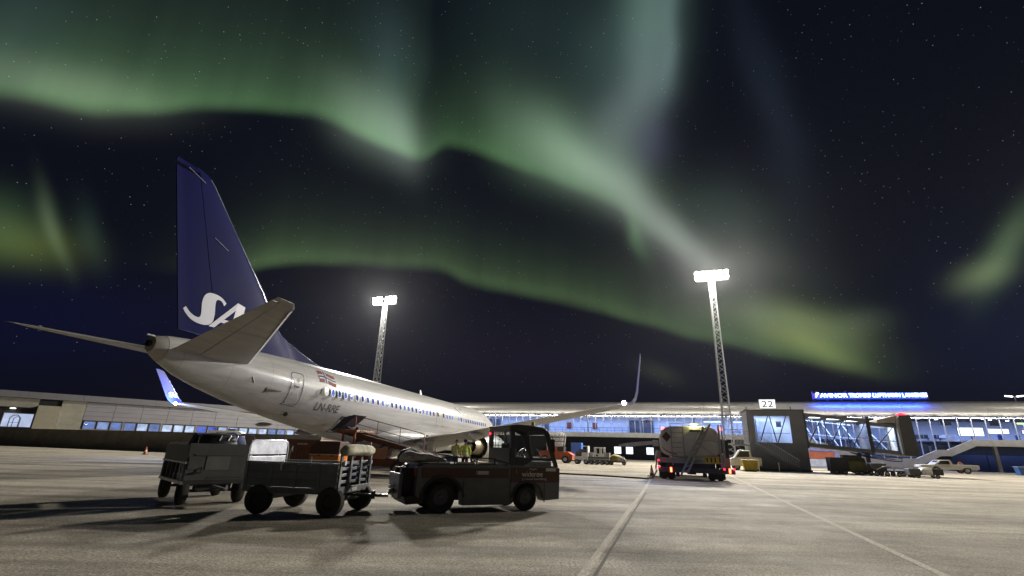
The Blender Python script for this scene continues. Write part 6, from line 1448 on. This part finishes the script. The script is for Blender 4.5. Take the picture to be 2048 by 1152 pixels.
for (s_, d_, nm, lab, cov) in ((14.9, 55.9, 'covered_cart', 'box cart with a dark and olive cover under the jet bridge', mat('olive cover', (.075, .075, .012), .6, var=.5, scale=3)),):
    t = thing(nm, lab, 'baggage cart', AP(s_, d_), HEAD)
    MB().box(-1.4, .1, -.75, .75, .35, 1.5).build('dark_side', mat('charcoal cover', (.03, .03, .035), .7, var=.3), t, smooth=0, bevel=.04)
    MB().loft([[(x, y_ * (.76 - .02 * math.sin(7 * x)), z) for y_, z in ((-1, .38), (-1, 1.2 + .05 * math.sin(9 * x)), (-.7, 1.5), (.7, 1.5), (1, 1.2), (1, .38))] for x in (.1, .35, .6, .85, 1.1, 1.3, 1.45)]).build('olive_cover', cov, t, smooth=30)
    for x in (-1.0, -.3, 1.0):
        for y in (-.65, .65): wheel(t, x, y, .22, .22, .16, STEEL)
    MB().box(-1.4, 1.45, -.7, .7, .24, .35).build('deck', CDK, t, smooth=0)
fd2 = thing('pallet_dolly', 'low dark pallet dolly with pale frame rails beneath the tunnel', 'dolly', AP(18.0, 55.0), HEAD)
MB().box(-1.5, 1.6, -.8, .8, .38, .5).build('deck', CDK, fd2, smooth=0)
MB().bar((-1.2, -.82, .55), (-.6, -.82, .85), .06).bar((-.6, -.82, .85), (.0, -.82, .85), .06).bar((0, -.82, .85), (.2, -.82, .4), .08).bar((.3, -.82, .74), (1.4, -.82, .74), .07).bar((.3, -.82, .2), (1.5, -.82, .2), .06).build('pale_rail', ALU, fd2)
MB().box(-1.5, -.3, -.6, .6, .5, 1.1).build('machine', mat('engine clutter', (.07, .07, .075), .5, var=.6, scale=8), fd2, smooth=0, bevel=.05)
for x in (-1.2, -.4, .5, 1.3):
    for y in (-.7, .7): wheel(fd2, x, y, .2, .2, .15, STEEL)
wb = thing('heater_cart', 'small cart with a rounded white hood at the right end under the bridge', 'cart', AP(20.35, 53.6), HEAD)
MB().loft([[(x, y * w_, z) for y, z in ((-1, .22), (-1, .72 * h_), (-.7, .86 * h_), (.7, .86 * h_), (1, .72 * h_), (1, .22))] for x, w_, h_ in ((-.62, .35, .72), (-.45, .5, .95), (-.1, .52, 1.0), (.18, .5, 1.0))]).build('white_hood', WHITE, wb, smooth=40)
MB().box(.20, .95, -.5, .5, .28, .78).build('dark_box', FTD, wb, smooth=0, bevel=.03); MB().box(-1.5, -.65, -.5, .5, .2, .75).build('front_box', mat('engine clutter', (.07, .07, .075), .5, var=.6, scale=8), wb, smooth=0, bevel=.05)
for x in (-.9, .5):
    for y in (-.45, .45): wheel(wb, x, y, .16, .16, .12, STEEL)
ov = thing('box_van', 'white van with an orange band parked behind the bridge stairs', 'van', AP(15.6, 68.0), HEAD)
MB().box(-2.4, 1.4, -.9, .9, .4, 1.25).build('lower_body', WHITE, ov, smooth=0, bevel=.05)
MB().box(-2.4, 1.4, -.9, .9, 1.26, 2.1).build('orange_body', mat('van orange', (.50, .13, .05), .5), ov, smooth=0, bevel=.05)
MB().prism([(1.4, 1.3), (2.3, 1.25), (1.6, 2.2), (-.4, 2.75), (-2.0, 2.75), (-2.4, 2.15), (1.4, 2.12)], 'y', -.85, .85).build('windscreen_shell', mat('lavender glass', (.30, .30, .52), .2), ov, smooth=0, bevel=.03)
for x in (-1.6, 1.2):
    for y in (-.8, .8): wheel(ov, x, y, .36, .36, .22, STEEL)
# things leaning and standing at the blue hall front
for i, (s_, w_, hh, ang, c, lab) in enumerate(((42.9, .55, 1.5, -.22, (.16, .19, .26), 'tall grey blue board leaning at the shutter, first from the pickup'), (43.7, .6, 1.6, -.24, (.22, .24, .30), 'tall grey blue board leaning at the shutter next to the column'), (42.1, .4, 1.2, -.18, (.10, .14, .24), 'short blue grey board leaning behind the pickup tail'))):
    t = thing('leaning_board', lab, 'board', AP(s_, TD - 13.0 + 1.5), HEAD, 'boards leaning by the hall')
    MB().prism([(-w_ / 2 - hh * ang, hh), (w_ / 2 - hh * ang, hh), (w_ / 2, .02), (-w_ / 2, .02)], 'y', -.04, .04).build('panel', mat('board %d' % i, c, .5), t, smooth=0, bevel=.01)
    MB().bar((-hh * ang * .9, .05, hh * .9), (.2, .7, .02), .05).build('prop', DARKM, t)
bb = thing('blue_crate', 'bright blue crate on the ground behind the pickup', 'crate', AP(41.0, 81.0), HEAD)
MB().loft([[(sx * w_, sy * .5, z) for sx, sy in ((-1, -1), (1, -1), (1, 1), (-1, 1))] for z, w_ in ((0, .8), (1.0, .95))]).build('shell', mat('crate blue', (.06, .16, .45), .5), bb, smooth=0, bevel=.02)
MB().box(-1.0, 1.0, -.56, .56, .94, 1.02).build('rim', mat('crate rim', (.35, .40, .45), .5), bb, smooth=0, bevel=.01)
tbz = thing('work_table', 'pale topped trestle table near the right hand column', 'table', AP(47.9, 84.0), HEAD)
MB().box(-1.0, 1.6, -.5, .5, .92, .98).build('table_top', mat('table top', (.5, .55, .62), .5), tbz, smooth=0, bevel=.01)
for x in (-.8, 1.4):
    for y in (-.4, .4): MB().bar((x, y, 0), (x * .9, y * .8, .92), .06).build('leg', DARKM, tbz)

# ------------------------------------------------------------------ thin air volume, added so that the lamps show a soft glow
hz_m = bpy.data.materials.new('night air'); hz_m.use_nodes = True; t_ = hz_m.node_tree; t_.nodes.remove(t_.nodes['Principled BSDF'])
pv = t_.nodes.new('ShaderNodeVolumePrincipled'); pv.inputs['Color'].default_value = (.92, .94, 1, 1); pv.inputs['Density'].default_value = .000032; pv.inputs['Anisotropy'].default_value = .82
t_.links.new(pv.outputs[0], t_.nodes['Material Output'].inputs['Volume'])
tag(MB().box(-910, 910, -310, 1510, -1, 34).build('glow_haze', hz_m, None, smooth=0), 'faint air volume over the whole apron, added for lamp glow', kind='stuff')
